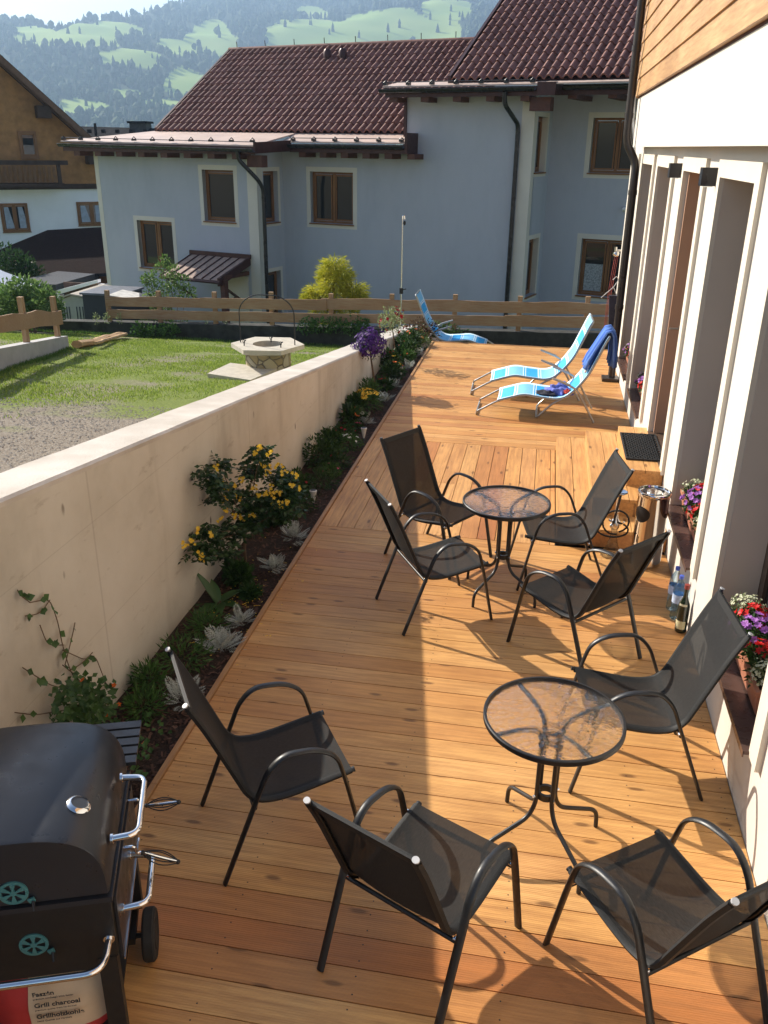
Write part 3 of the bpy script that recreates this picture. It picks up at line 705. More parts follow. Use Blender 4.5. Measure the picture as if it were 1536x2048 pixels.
for a, b in GUT:
    mb = MB(); n = 9; P_ = [(-math.cos(math.pi*i/(n-1))*.075, -math.sin(math.pi*i/(n-1))*.075) for i in range(n)]
    P_ += [(x*.85, z*.85) for x, z in P_[::-1]]
    for q in (0, 1): mb.v += [((a, b)[q][0], (a, b)[q][1]+p[0], (a, b)[q][2]+p[1]) for p in P_]
    m_ = len(P_); mb.f += [(i, (i+1) % m_, m_+(i+1) % m_, m_+i) for i in range(m_)]+[tuple(range(m_)), tuple(range(m_, 2*m_))[::-1]]
    mb.tube([(a[0], a[1]-.08, a[2]+.005), (b[0], b[1]-.08, b[2]+.005)], .012, 6)
    g = mb.build('gutter', M['gutter'], hs, smooth=40)
    mb = MB(); L = b[0]-a[0]; k = int(L/.62)
    for i in range(k+1): u = a[0]+.1+(L-.2)*i/k; mb.box(u-.05, u+.05, a[1]+.05, a[1]+.14, a[2]+.10, a[2]+.15); mb.tube([(u-.06, a[1]+.1, a[2]+.15), (u, a[1]+.1, a[2]+.20), (u+.06, a[1]+.1, a[2]+.15)], .014, 4)
    mb.tube([(a[0], a[1]+.1, a[2]+.165), (b[0], a[1]+.1, b[2]+.165)], .010, 5)
    mb.build('snow_rail', M['gutter'], g)
mb = MB()
mb.box(-19.95, -13.5, 19.13, 19.16, 2.72, 2.92); mb.box(-13.25, -9.9, 20.36, 20.39, 2.78, 2.98); mb.box(-10.5, -6.7, 20.35, 20.38, 4.02, 4.22); mb.box(-6.5, -2.2, 20.9, 20.93, 4.05, 4.26)
mb.prism([(-13.5, 19.10, 2.74), (-13.44, 19.10, 2.74), (-13.20, 20.36, 2.80), (-13.26, 20.36, 2.80)], (0, 0, .26))
mb.prism([(-6.72, 20.30, 4.02), (-6.30, 20.30, 4.02), (-6.30, 20.9, 4.05), (-6.72, 20.9, 4.05)], (0, 0, .27))
mb.box(-9.93, -9.86, 20.3, 20.9, 2.78, 3.25); mb.box(-10.24, -10.17, 20.86, 21.4, 2.95, 4.15)
split_build(mb, 'fascia', M['flash'], hs)
mb = MB(); u = -19.6
while u < -13.6: mb.box(u, u+.22, 19.17, VL, 2.60, 2.72); u += .77
u = -13.0
while u < -9.9: mb.box(u, u+.20, 20.4, VMID, 2.66, 2.78); u += .62
u = -10.4
while u < -6.8: mb.box(u, u+.20, 20.4, VMID, 3.92, 4.03); u += .82
u = -6.2
while u < -2.3: mb.box(u, u+.20, 20.95, VR, 3.98, 4.08); u += .9
mb.box(-13.85, -13.4, 19.3, 19.55, 2.42, 2.70); mb.box(-6.93, -6.45, 20.5, 20.75, 3.72, 4.0)
split_build(mb, 'rafter_end', M['beam'], hs)
for P_ in ([(-13.95, 19.05, 2.80), (-13.95, 19.08, 2.60), (-13.62, 19.45, 2.10), (-13.60, 19.60, 1.9), (-13.60, 19.60, -3.2)], [(-7.45, 20.27, 4.1), (-7.45, 20.3, 3.85), (-7.28, 20.8, 3.45), (-7.28, 20.83, 3.3), (-7.28, 20.83, -3.2)]):
    mb = MB(); mb.tube(fil(P_, .12), .052, 10); mb.build('downpipe', M['gutter'], hs, smooth=60)
mb = MB(); mb.box(-16.10, -14.18, 18.5, 19.66, .0, .03)  # canopy
mb = MB()
def cpt(u, t): return Vector((u-.10*t, 19.66-1.25*t, .12-.45*t))
for k in range(7):
    u0 = -16.08+k*.272; mb.prism([cpt(u0+.012, 0), cpt(u0+.26, 0), cpt(u0+.26, 1), cpt(u0+.012, 1)], (0, 0, .03))
mb.build('canopy_roof', simple('canopy_sheet', (.38,.27,.22), .5, .0), hs)
mb = MB()
for k in range(8): u0 = -16.08+k*.272; mb.prism([cpt(u0-.014, 0), cpt(u0+.014, 0), cpt(u0+.014, 1), cpt(u0-.014, 1)], (0, 0, .055))
mb.box(-16.15, -14.12, 19.60, 19.67, .12, .24); mb.prism([cpt(-14.22, 0)+Vector((0,0,-.16)), cpt(-14.14, 0)+Vector((0,0,-.16)), cpt(-14.14, 1)+Vector((0,0,-.12)), cpt(-14.22, 1)+Vector((0,0,-.12))], (0, 0, .2))
mb.tube([cpt(-16.1, 1.03), cpt(-14.1, 1.03)], .045, 8)
mb.build('canopy_seam', M['flash'], hs)
mb = MB()
for u in (-16.0, -14.30):
    a = cpt(u, .92)+Vector((0, 0, -.12)); mb.prism([a, a+Vector((.1, 0, 0)), Vector((u+.1, 19.66, -1.15)), Vector((u, 19.66, -1.15))], (0, .10, -.02)); mb.box(u, u+.1, 18.55, 19.66, -.30, -.20)
mb.box(-16.1, -14.2, 18.55, 18.65, -.42, -.30); mb.box(-14.32, -14.18, 18.52, 18.68, -1.6, -.3); split_build(mb, 'canopy_bracket', M['beam'], hs)
mb = MB(); mb.blob((-4.95, VR-.08, 1.62), .06, .09, .06, 10, 6); mb.build('wall_light', M['whitepl'], hs, smooth=60)
# ---- right building
rb = thing('white_house', 'cream rendered house with tall recessed openings beside the deck', 'building', (1.134, 7, 0))
RO = (1.134, 7, 0); BX = 1.134; OP = [(3.50, 4.70, .43), (5.42, 6.53, .43), (7.31, 8.34, .455), (9.19, 10.40, .36), (10.97, 12.24, .33), (12.95, 13.8, .33)]
mb = MB(); TOPZ = 2.80
ys = sorted(set([-1, 14.3]+[v for o_ in OP for v in o_[:2]]))
for i in range(len(ys)-1):
    a, b = ys[i], ys[i+1]; hit = [o_ for o_ in OP if o_[0] <= a and b <= o_[1]]
    if hit: mb.box(BX, BX+.34, a, b, -.3, hit[0][2]-.03); mb.box(BX, BX+.34, a, b, TOPZ, 3.02)
    else: mb.box(BX, BX+.34, a, b, -.3, 3.02)
mb.box(BX+.34, 5, -1, 14.3, 2.95, 3.02); mb.box(BX+.34, 5, 14.0, 14.3, -1.5, 2.95); mb.box(BX, BX+.34, 14.18, 14.3, -1.6, -.3)
mb.build('wall', M['render'], rb, origin=RO)
mb = MB()
for a, b, z in OP:
    z0 = z-.03; zz = 0
    mb.box(BX-.028, BX+.001, a-.13, a, z0-.0, TOPZ+.11); mb.box(BX-.028, BX+.001, b, b+.10, z0-.0, TOPZ+.11); mb.box(BX-.028, BX+.001, a, b, TOPZ, TOPZ+.11)
split_build(mb, 'opening_frame', M['frame'], rb, origin=RO)
for i, (a, b, z) in enumerate(OP):
    if i == 2: continue
    mb = MB(); mb.prism([(BX-.055, a-.01, z-.012), (BX+.25, a-.01, z+.012), (BX+.25, a-.01, z-.012), (BX-.05, a-.01, z-.03)], (0, b-a+.02, 0)); mb.box(BX-.056, BX-.050, a-.01, b+.01, z-.045, z-.012)
    mb.build('sill', M['sill'], rb, origin=RO)
    mb = MB(); w0 = BX+.215
    mb.box(w0, w0+.06, a, a+.09, z+.02, TOPZ); mb.box(w0, w0+.06, b-.09, b, z+.02, TOPZ); mb.box(w0, w0+.06, a+.09, b-.09, z+.02, z+.1); mb.box(w0, w0+.06, a+.09, b-.09, TOPZ-.08, TOPZ)
    ob = mb.build('window', M['darkframe'], rb, origin=RO)
    mb = MB(); mb.box(BX+.003, w0-.002, b-.006, b+.001, z+.02, TOPZ); mb.box(BX+.003, w0-.002, a-.001, a+.006, z+.02, TOPZ); split_build(mb, 'reveal', M['reveal'], ob, origin=RO)
    mb = MB(); mb.box(w0+.02, w0+.04, a+.09, b-.09, z+.1, TOPZ-.08); mb.build('pane', M['pane'], ob, origin=RO)
a, b, z = OP[2]
mb = MB(); mb.box(BX+.02, BX+.98, b-.055, b-.012, z+.005, TOPZ-.01); dr = mb.build('door', M['blockout'], rb, origin=RO)
mb = MB(); hx = BX+.085; zz = 1.62-.15
mb.tube(fil([(hx+.05, b-.055, zz), (hx+.05, b-.11, zz), (hx-.06, b-.12, zz)], .03), .009, 8); mb.lathe([(0, -.004), (.026, -.004), (.026, .004), (0, .004)], (hx+.05, b-.06, zz), 12, Matrix.Rotation(R(90), 3, 'X')); mb.box(hx+.04, hx+.06, b-.062, b-.056, zz-.16, zz-.09)
mb.build('handle', M['alu'], dr, smooth=40, origin=RO)
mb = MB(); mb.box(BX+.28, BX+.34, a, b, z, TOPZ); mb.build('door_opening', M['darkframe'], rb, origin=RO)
mb = MB(); mb.box(BX-.03, BX+.28, a, b, z-.03, z+.002); mb.build('threshold', M['darkframe'], rb, origin=RO)
mb = MB(); mb.box(.995, 5, -1, 12.58, 2.99, 3.555); mb.build('band', M['render'], rb, origin=RO)
mb = MB(); z = 3.575; random.seed(6)
while z < 7.0:
    a = -1
    for bq in (ru(2, 4), ru(6.5, 9), 12.55):
        mb.prism([(.955, a+.001, z), (.995, a+.001, z), (.995, a+.001, z+.205), (.972, a+.001, z+.205)], (0, bq-a-.002, 0)); a = bq
    z += .2
mb.build('cladding', M['clad'], rb, origin=RO)
mb = MB(); mb.box(.995, 5, -1, 12.55, 3.558, 7.0); mb.build('upper_wall', M['beam'], rb, origin=RO)
mb = MB(); mb.box(.965, 1.0, 12.56, 12.60, 3.56, 7.0); mb.build('corner_batten', M['clad'], rb, origin=RO)
for yc in (6.78, 8.62):
    mb = MB(); mb.box(BX-.115, BX-.004, yc-.055, yc+.055, 2.735, 2.855); l = mb.build('wall_lamp', M['gutter'], rb, origin=RO)
    mb = MB(); mb.lathe([(0, 0), (.035, 0), (.035, .004), (0, .004)], (BX-.06, yc, 2.729), 14); mb.build('lens', M['clearglass'], l, origin=RO)
mb = MB(); mb.tube(fil([(.885, 12.3, 7), (.885, 12.3, 3.16), (.90, 12.3, 3.02), (1.03, 12.25, 2.80), (1.03, 12.22, 2.62), (1.03, 12.18, .0)], .10), .05, 14)
for z in (4.1, 3.35, 2.45, 1.0): 
    x = .885 if z > 3 else 1.03; mb.lathe([(.05, -.03), (.057, -.03), (.057, .03), (.05, .03)], (x, 12.3 if z > 3 else 12.19+(z/2.62)*.03, z), 14)
dp = mb.build('downpipe', M['pipe'], rb, smooth=40, origin=RO)
mb = MB(); mb.box(.90, 1.125, 12.06, 12.28, .002, .045); mb.build('pipe_base', M['pipe'], dp, origin=RO)
mb = MB(); mb.tube([(.96, 12.75, 3.6), (.98, 12.8, 3.30), (1.06, 12.8, 2.85)], .016, 6); mb.build('cable_duct', M['whitepl'], rb, origin=RO)
# ---- steps (part of the deck)
for x0, y0, y1, z in ((.265, 6.55, 8.95, .15), (.545, 6.87, 8.73, .30), (.835, 7.20, 8.47, .45)):
    mb = MB(); planks(mb, 'y', y0, y1, x0, 1.128, z)
    mb.box(x0+.004, x0+.026, y0+.002, y1-.002, z-.151, z-.028); mb.box(x0+.028, 1.127, y0+.003, y0+.025, z-.151, z-.028); mb.box(x0+.028, 1.127, y1-.025, y1-.003, z-.151, z-.028)
    tag(mb.build('deck_step', M['decky']), kind='structure')
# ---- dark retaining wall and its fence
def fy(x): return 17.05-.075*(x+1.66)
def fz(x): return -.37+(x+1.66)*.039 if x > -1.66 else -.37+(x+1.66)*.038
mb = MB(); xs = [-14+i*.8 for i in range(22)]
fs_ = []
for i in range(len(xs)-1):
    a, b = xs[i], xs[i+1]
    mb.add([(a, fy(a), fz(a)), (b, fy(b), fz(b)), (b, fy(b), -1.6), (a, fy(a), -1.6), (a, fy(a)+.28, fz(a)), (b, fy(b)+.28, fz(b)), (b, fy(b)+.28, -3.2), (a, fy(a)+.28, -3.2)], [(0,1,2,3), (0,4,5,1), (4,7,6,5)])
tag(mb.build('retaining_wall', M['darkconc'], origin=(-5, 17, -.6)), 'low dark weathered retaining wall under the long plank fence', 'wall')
fence = thing('plank_fence', 'long fence of two wavy planks on posts in front of the blue house', 'fence', (-4, 17.2, -.4))
FO = (-4, 17.2, -.4); px_ = [222,323,433,545,663,783,908,1036,1170]
pxs = [onpl(x, 660, (-4, fy(-4)+.12, 0), Vector((.075, 1, 0)).normalized()).x for x in px_]+[1.95]
random.seed(9)
for x in pxs:
    y = fy(x)+.12; z = fz(x); mb = MB(); w2 = .045; mb.box(x-w2, x+w2, y-.035, y+.035, z-.05, z+.67+ru(-.01,.01))
    split_build(mb, 'post', M['post'], fence, origin=FO)
def board(mb, xa, xb, zo, h, yoff, seed):
    n = 14; vs = []
    for i in range(n+1):
        x = xa+(xb-xa)*i/n; wv = .018*noise.noise((x*1.6, seed, 0)); wl = .03*noise.noise((x*1.3, seed, 5))+.008*noise.noise((x*9, seed, 5))
        for y, z in ((-.012, zo+wv*.4-.0+wl*0), (-.012, zo+h+wl), (.012, zo+h+wl), (.012, zo+wv)):
            vs.append((x, fy(x)+.12+yoff+y, fz(x)+z))
    k = len(mb.v); mb.v += vs; mb.f += [(k+i*4+j, k+i*4+(j+1)%4, k+(i+1)*4+(j+1)%4, k+(i+1)*4+j) for i in range(n) for j in range(4)]+[(k,k+1,k+2,k+3), (k+n*4+3,k+n*4+2,k+n*4+1,k+n*4)]
for zo, h, sd in ((.345, .215, 1), (.085, .20, 7)):
    xs = [pxs[0]-.02]
    while xs[-1] < 2: xs.append(xs[-1]+ru(2.2, 3.4))
    for i in range(len(xs)-1):
        mb = MB(); board(mb, xs[i], xs[i+1]+.12, zo+ru(-.012,.012), h+ru(-.015,.015), -.05-(.026 if i % 2 else 0), sd+i); mb.build('plank', M['fencex'], fence, origin=FO)
# ---- low pale wall with rail on the left
P1 = Vector((-7.88, 13.5, 0)); P2 = Vector((-5.9, 6.55, 0)); dv = (P2-P1).normalized(); nv = Vector((dv.y, -dv.x, 0))
def lw(t): return P1+dv*t
mb = MB(); Ls = [0, 1.2, 2.4, 3.6, 4.8, 6, 7.2]
def ltop(t): return -.076+t*.155
for i in range(len(Ls)-1):
    a, b = lw(Ls[i]), lw(Ls[i+1]); za, zb = ltop(Ls[i]), ltop(Ls[i+1]); q = nv*.2
    if nv.x > 0: q = -q
    mb.add([(a.x, a.y, za), (b.x, b.y, zb), (b.x, b.y, zb-.75), (a.x, a.y, za-.75), (a.x+q.x, a.y+q.y, za), (b.x+q.x, b.y+q.y, zb), (b.x+q.x, b.y+q.y, zb-.75), (a.x+q.x, a.y+q.y, za-.75)], [(0,1,2,3), (0,4,5,1), (4,7,6,5)]+([(0,3,7,4)] if i == 0 else []))
tag(mb.build('low_wall', M['lowconc'], origin=(P1.x, P1.y, -.3)), 'low pale concrete wall at the left edge of the lawn', 'wall')
rf = thing('rail_fence', 'short single-plank fence on the low pale wall at the left', 'fence', (P1.x, P1.y, -.08)); q = nv*.1 if nv.x < 0 else -nv*.1
for t in (.25, 1.95, 3.7):
    p = lw(t)+q; mb = MB(); mb.box(p.x-.036, p.x+.036, p.y-.036, p.y+.036, ltop(t)-.02, ltop(t)+.66); split_build(mb, 'post', M['post'], rf, origin=(P1.x, P1.y, -.08))
mb = MB(); n = 20; vs = []
for i in range(n+1):
    t = .05+5.6*i/n; p = lw(t)+q*.35; wv = .03*noise.noise((t*1.1, 3, 3))
    for o2, z in ((0, .20), (0, .43+wv), (.025, .43+wv), (.025, .20)): vs.append((p.x-o2*nv.x*(1 if nv.x < 0 else -1)*0-o2, p.y, ltop(t)+z+wv*.5))
mb.v = vs; mb.f = [(i*4+j, i*4+(j+1)%4, (i+1)*4+(j+1)%4, (i+1)*4+j) for i in range(n) for j in range(4)]+[(0,1,2,3)]
mb.build('plank', M['fencex'], rf, origin=(P1.x, P1.y, -.08))
# ================================================================== FURNITURE
def make_chair():
    t = thing('patio_chair', 'x', 'chair', group='black mesh patio chairs around the glass tables')
    side = [(.3225, .002), (.236, .40), (.196, .545), (.105, .603), (-.04, .613), (-.112, .545), (-.168, .40), (-.3225, .002)]
    for s in (-1, 1):
        P_ = fil([(x, s*.2625, z) for x, z in side], [.1, .09, .09, .09, .09, .1], 5)
        mb = MB(); mb.tube(P_, .0175, 10, .0095, lat=(0, 1, 0)); mb.build('side_frame', M['black'], t, smooth=50)
        # foot ends
    bk = [(-.415, .925), (-.352, .80), (-.262, .585), (-.196, .425), (-.150, .378), (-.075, .362), (.02, .368), (.285, .414)]
    prof = fil([(x, 0, z) for x, z in bk], [.1, .1, .06, .06, .06, .1], 5)
    for s in (-1, 1):
        mb = MB(); mb.tube([(p.x, s*.222, p.z) for p in prof], .0125, 8, .011, lat=(0, 1, 0)); f = mb.build('seat_rail', M['black'], t, smooth=50)
        mb = MB(); e = prof[0]; d = (prof[0]-prof[1]).normalized(); mb.tube([(e.x, s*.222, e.z), (e.x+d.x*.006, s*.222, e.z+d.z*.006)], .0135, 10, .012, lat=(0, 1, 0)); mb.build('end_cap', M['cap'], f)
        mb = MB(); e = prof[-1]; d = (prof[-1]-prof[-2]).normalized(); mb.tube([(e.x, s*.222, e.z), (e.x+d.x*.006, s*.222, e.z+d.z*.006)], .0135, 10, .012, lat=(0, 1, 0)); mb.build('end_cap', M['blackpl'], f)
    # sling fabric
    L = [0.0]
    for i in range(1, len(prof)): L.append(L[-1]+(prof[i]-prof[i-1]).length)
    N = 40; pts = []
    for i in range(N+1):
        s = .012+(L[-1]-.02)*i/N
        for k in range(1, len(L)):
            if L[k] >= s: break
        a = (s-L[k-1])/(L[k]-L[k-1]); p = prof[k-1].lerp(prof[k], a); d = (prof[k]-prof[k-1]).normalized(); nn = Vector((-d.z, 0, d.x))
        if nn.z < 0: nn = -nn
        pts.append((p, nn, s/L[-1]))
    for nm, a, b in (('backrest', 0, 22), ('seat', 22, 40)):
        mb = MB(); K = 10
        for i in range(a, b+1):
            p, nn, s = pts[i]
            for j in range(K+1):
                y = -.222+.444*j/K; e = abs(2*j/K-1); sag = -.016*(1-e**2)*(math.sin(math.pi*min(1, max(0, s)))**.5 if 0 < s < 1 else 0)
                off = .0125*(e > .99)+.009*(e <= .99); mb.v.append(p+nn*(off+sag)+Vector((0, y, 0)))
        mb.f = [(i*(K+1)+j, i*(K+1)+j+1, (i+1)*(K+1)+j+1, (i+1)*(K+1)+j) for i in range(b-a) for j in range(K)]
        o = mb.build(nm, M['textil'], t, smooth=80)
        # doubled fabric sleeves along the rails and hems
        mb = MB()
        for s2 in (-1, 1):
            n0 = len(mb.v)
            for i in range(a, b+1):
                p, nn, s = pts[i]
                for y, o2 in ((.196, .006), (.224, .0135), (.2385, .004), (.232, -.011), (.205, -.012)): mb.v.append(p+nn*o2+Vector((0, s2*y, 0)))
            for i in range(b-a):
                for j in range(4): q = n0+i*5+j; mb.f.append((q, q+1, q+6, q+5))
        split_build(mb, 'fabric_sleeve', M['textil2'], o, smooth=60)
    mb = MB()
    p, nn, s = pts[0]; p2 = pts[1][0]; mb.prism([(p.x-.002, -.222, p.z), (p.x-.002, .222, p.z), (p2.x-.002, .222, p2.z-.01), (p2.x-.002, -.222, p2.z-.01)], (.014, 0, .004))
    mb.build('top_hem', M['textil2'], t)
    mb = MB(); mb.tube([(-.172, -.262, .368), (-.172, .262, .368)], .0095, 8); mb.build('crossbar', M['black'], t, smooth=50)
    mb = MB(); mb.tube([(.243, -.262, .385), (.243, .262, .385)], .0095, 8); mb.build('crossbar', M['black'], t, smooth=50)
    mb = MB()
    for s in (-1, 1): mb.tube([(-.168, s*.235, .375), (-.168, s*.262, .372)], .010, 8); mb.tube([(.243, s*.224, .395), (.243, s*.262, .39)], .009, 8)
    split_build(mb, 'bolt', M['chrome'], t, smooth=50)
    return t
m = NM('textilene_double'); tc = m.n('ShaderNodeTexCoord'); f = m.noise(tc.outputs['Object'], 260, 2); m.set(m.ramp(f, [(.3, (.008,.008,.008)), (.7, (.022,.022,.022))]), .65, 0, .35); M['textil2'] = m.m
def rot(h): return R(h)
CHAIRS = [((-1.018, 3.063), 31.96, 'black mesh chair in the wall shadow between the grill and the front table'),
 ((-.265, 2.51), 64.3, 'black mesh chair at the bottom centre seen from behind, back towards the grill'),
 (None, 127, 'black mesh chair in the bottom right corner with the front table beyond it'),
 ((.625, 3.854), 186.5, 'black mesh chair against the house wall facing the front table'),
 ((.3765, 4.917), 138, 'black mesh chair seen from behind at the far table, nearest the bottles'),
 ((-.578, 5.266), 30.5, 'black mesh chair at the far table, nearer of the two on its left'),
 ((-.6475, 6.127), -31.6, 'black mesh chair at the far table, furthest back on the flower bed side'),
 ((.2625, 5.977), 190, 'black mesh chair at the far table in front of the steps and hookah')]
h = R(127); c = Vector((.226, 2.625))-Vector((math.cos(h)*.3225-math.sin(h)*.2625, math.sin(h)*.3225+math.cos(h)*.2625)); CHAIRS[2] = ((c.x, c.y), 127, CHAIRS[2][2])
chair0 = make_chair(); index_kids()
for i, (p, hd, lb) in enumerate(CHAIRS):
    if i == 0: chair0.location = (p[0], p[1], .001); chair0.rotation_euler = (0, 0, R(hd)); chair0['label'] = lb
    else: dup(chair0, (p[0], p[1], .001), R(hd), lb)

def make_table():
    t = thing('glass_table', 'x', 'table', group='round glass bistro tables')
    mb = MB(); mb.lathe([(.288, .690), (.300, .690), (.3035, .694), (.3035, .714), (.300, .718), (.291, .718), (.290, .712), (.288, .706), (.288, .690)], n=72); mb.build('rim', M['black'], t, smooth=40)
    mb = MB(); mb.lathe([(0, .705), (.1, .705), (.2, .705), (.2895, .705), (.2895, .711), (.2, .711), (.1, .711), (0, .711)], n=72); mb.build('glass_top', M['tglass'], t)
    for k in range(4):
        a = R(TBA+90*k); c, s = math.cos(a), math.sin(a)
        pr = fil([(.292, .698), (.17, .690), (.075, .670), (.052, .60), (.050, .30), (.075, .225), (.285, .120), (.305, .105), (.305, .002)], [.05,.05,.06,.06,.05,.05,.02,.02], 5) if 0 else None
        pr = fil([(.292, 0, .694), (.16, 0, .688), (.060, 0, .655), (.050, 0, .55), (.050, 0, .26), (.085, 0, .190), (.300, 0, .105), (.306, 0, .002)], [.05, .06, .04, .04, .06, .05, .035], 6)
        mb = MB(); mb.tube([(p.x*c, p.x*s, p.z) for p in pr], .0105, 10); mb.build('leg', M['black'], t, smooth=60)
    for z in (.30, .60):
        mb = MB(); mb.lathe([(.030, z-.016), (.044, z-.016), (.044, z+.016), (.030, z+.016), (.030, z-.016)], n=28); mb.build('ring', M['black'], t, smooth=40)
    mb = MB()
    for k in range(4): a = R(TBA+90*k); mb.tube([(.05*math.cos(a), .05*math.sin(a), .30), (.068*math.cos(a), .068*math.sin(a), .30)], .006, 6)
    split_build(mb, 'bolt', M['chrome'], t)
    return t
TBA = 33
tb = make_table(); index_kids(); tb.location = (.195, 3.17, .001); tb['label'] = 'round table with pebbled glass top and black rim, nearer one in full sun'
# feet of the nearer table point at (.449,3.34) and (.332,3.026)
dup(tb, (-.13, 5.60, .001), R(22), 'round table with pebbled glass top, farther one ringed by four chairs')

# ---- folding loungers
def make_lounger():
    t = thing('sun_lounger', 'x', 'lounger', group='blue checked sun loungers')
    base = [(-.672, .002), (-.66, .05), (-.43, .19), (-.13, .285), (.04, .262), (.255, .245), (.36, .275), (.485, .395), (.60, .56), (.765, .965)]
    W = .27
    tub = fil([(x, 0, z) for x, z in base[1:]], .07, 4)
    for s in (-1, 1):
        mb = MB(); mb.tube([(p.x, s*W, p.z) for p in tub], .0125, 8); mb.build('side_tube', M['alu'], t, smooth=60)
        mb = MB(); mb.tube(fil([(.205, s*(W+.03), .50), (.42, s*(W+.03), .42), (.50, s*(W+.03), .36), (.705, s*(W+.03), .008)], .05), .0125, 8); mb.build('rear_leg', M['alu'], t, smooth=60)
        mb = MB(); mb.tube([(.19, s*(W+.03), .507), (.40, s*(W+.03), .436)], .018, 8, .013); mb.build('armrest', M['alu'], t, smooth=60)
    mb = MB(); mb.tube(fil([(-.66, -W, .06), (-.672, -W, .012), (-.672, W, .012), (-.66, W, .06)], .04), .0125, 8); mb.build('foot_bar', M['alu'], t, smooth=60)
    mb = MB(); mb.tube(fil([(.765, -W, .955), (.785, -W, 1.0), (.785, W, 1.0), (.765, W, .955)], .05), .0125, 8); mb.build('head_bar', M['alu'], t, smooth=60)
    mb = MB(); mb.tube(fil([(.40, -W, .30), (.22, -W, .20), (.04, -W, .012), (.04, W, .012), (.22, W, .20), (.40, W, .30)], .05), .0125, 8); mb.build('support_loop', M['alu'], t, smooth=60)
    prof = fil([(x, 0, z) for x, z in base[2:]]+[(.79, 0, 1.005)], .07, 4); L = [0]
    for i in range(1, len(prof)): L.append(L[-1]+(prof[i]-prof[i-1]).length)
    mb = MB(); K = 8; uv = []
    for i, p in enumerate(prof):
        for j in range(K+1):
            y = -W-.012+(2*W+.024)*j/K; e = abs(2*j/K-1); sg = .018*(1-e*e)
            d = (prof[min(i+1, len(prof)-1)]-prof[max(i-1, 0)]).normalized(); nn = Vector((-d.z, 0, d.x))
            mb.v.append((p.x+nn.x*(.014-sg), y, p.z+nn.z*(.014-sg))); uv.append((L[i], j/K))
    mb.f = [(i*(K+1)+j, i*(K+1)+j+1, (i+1)*(K+1)+j+1, (i+1)*(K+1)+j) for i in range(len(prof)-1) for j in range(K)]
    o = mb.build('sling', M['check'], t, smooth=80); ul = o.data.uv_layers.new(name='UVMap')
    for li, lp in enumerate(o.data.loops): ul.data[li].uv = uv[lp.vertex_index]
    md = o.modifiers.new('thick', 'SOLIDIFY'); md.thickness = .004
    return t
lg = make_lounger(); index_kids(); lg.location = (0, 10.33, .001); lg['label'] = 'blue checked deck lounger carrying a towel and heaped clothes'
dup(lg, (-.15, 11.24, .001), R(1.5), 'empty blue checked sun lounger on the deck behind the one with the towel')
dup(lg, (-1.31, 14.87, -.33), R(181), 'blue checked sun lounger standing lower down beyond the end of the deck')
# towel over the head end, clothes on the seat
def cloth(name, mat, path, w0, w1, folds, amp, n=22, seedv=0, th=.014):
    mb = MB(); P_ = [Vector(p) for p in path]
    for i, p in enumerate(P_):
        t_ = i/(len(P_)-1)
        for j in range(n+1):
            y = w0+(w1-w0)*j/n; d = (P_[min(i+1, len(P_)-1)]-P_[max(i-1, 0)]).normalized(); nn = Vector((-d.z, 0, d.x))
            a = amp*(.35+.65*abs(2*t_-1))*math.sin(j/n*folds*6.283+seedv+1.2*noise.noise((t_*2, seedv, 0)))
            mb.v.append((p.x+nn.x*a, p.y+y*(1-.10*t_), p.z+nn.z*a))
    mb.f = [(i*(n+1)+j, i*(n+1)+j+1, (i+1)*(n+1)+j+1, (i+1)*(n+1)+j) for i in range(len(P_)-1) for j in range(n)]
    o = mb.build(name, mat, smooth=80); md = o.modifiers.new('thick', 'SOLIDIFY'); md.thickness = th; return o
mb = MB()
path = [(.585, 0, .60), (.62, 0, .70), (.68, 0, .82), (.73, 0, .93), (.775, 0, 1.03), (.81, 0, 1.045), (.845, 0, .99), (.86, 0, .88), (.865, 0, .76), (.862, 0, .64)]
tw = cloth('towel', M['towel'], [(x-.01, y+10.33, z) for x, y, z in path], -.22, .28, 3.0, .045); tag(tw, 'blue striped towel hung over the head of the nearer lounger', 'towel')
o = cloth('towel_band', M['towelw'], [(.565, 10.33, .560), (.60, 10.33, .655)], -.205, .12, 2.0, .006, 12); o.parent = tw
random.seed(14)
def heap(name, mat, c, rx, ry, rz, label, sd):
    mb = MB(); n, m_ = 22, 12; vs = []
    for i in range(m_+1):
        th = math.pi*.5*i/m_
        for j in range(n):
            a = 2*math.pi*j/n; d = Vector((math.cos(a)*math.sin(th), math.sin(a)*math.sin(th), math.cos(th))); k = 1+.55*noise.noise((d.x*2.2+sd, d.y*2.2, d.z*2.2))+.2*noise.noise((d.x*6+sd, d.y*6, d.z*6))
            vs.append((c[0]+rx*k*d.x, c[1]+ry*k*d.y, c[2]+rz*k*d.z))
    mb.v = vs; mb.f = [(i*n+j, (i+1)*n+j, (i+1)*n+(j+1)%n, i*n+(j+1)%n) for i in range(m_) for j in range(n)]
    return tag(mb.build(name, mat, smooth=70, origin=c), label, 'clothes')
heap('clothes_pile', M['clothblue'], (.29, 10.33, .255), .155, .15, .11, 'crumpled violet-blue clothes heaped on the nearer lounger seat', 1)
heap('cloth', M['clothdark'], (.13, 10.22, .262), .12, .10, .04, 'flat dark cloth lying left of the heap of clothes', 5)
heap('cloth', M['clothred'], (.385, 10.18, .30), .05, .04, .045, 'small red cloth poking out of the heap of clothes', 9)

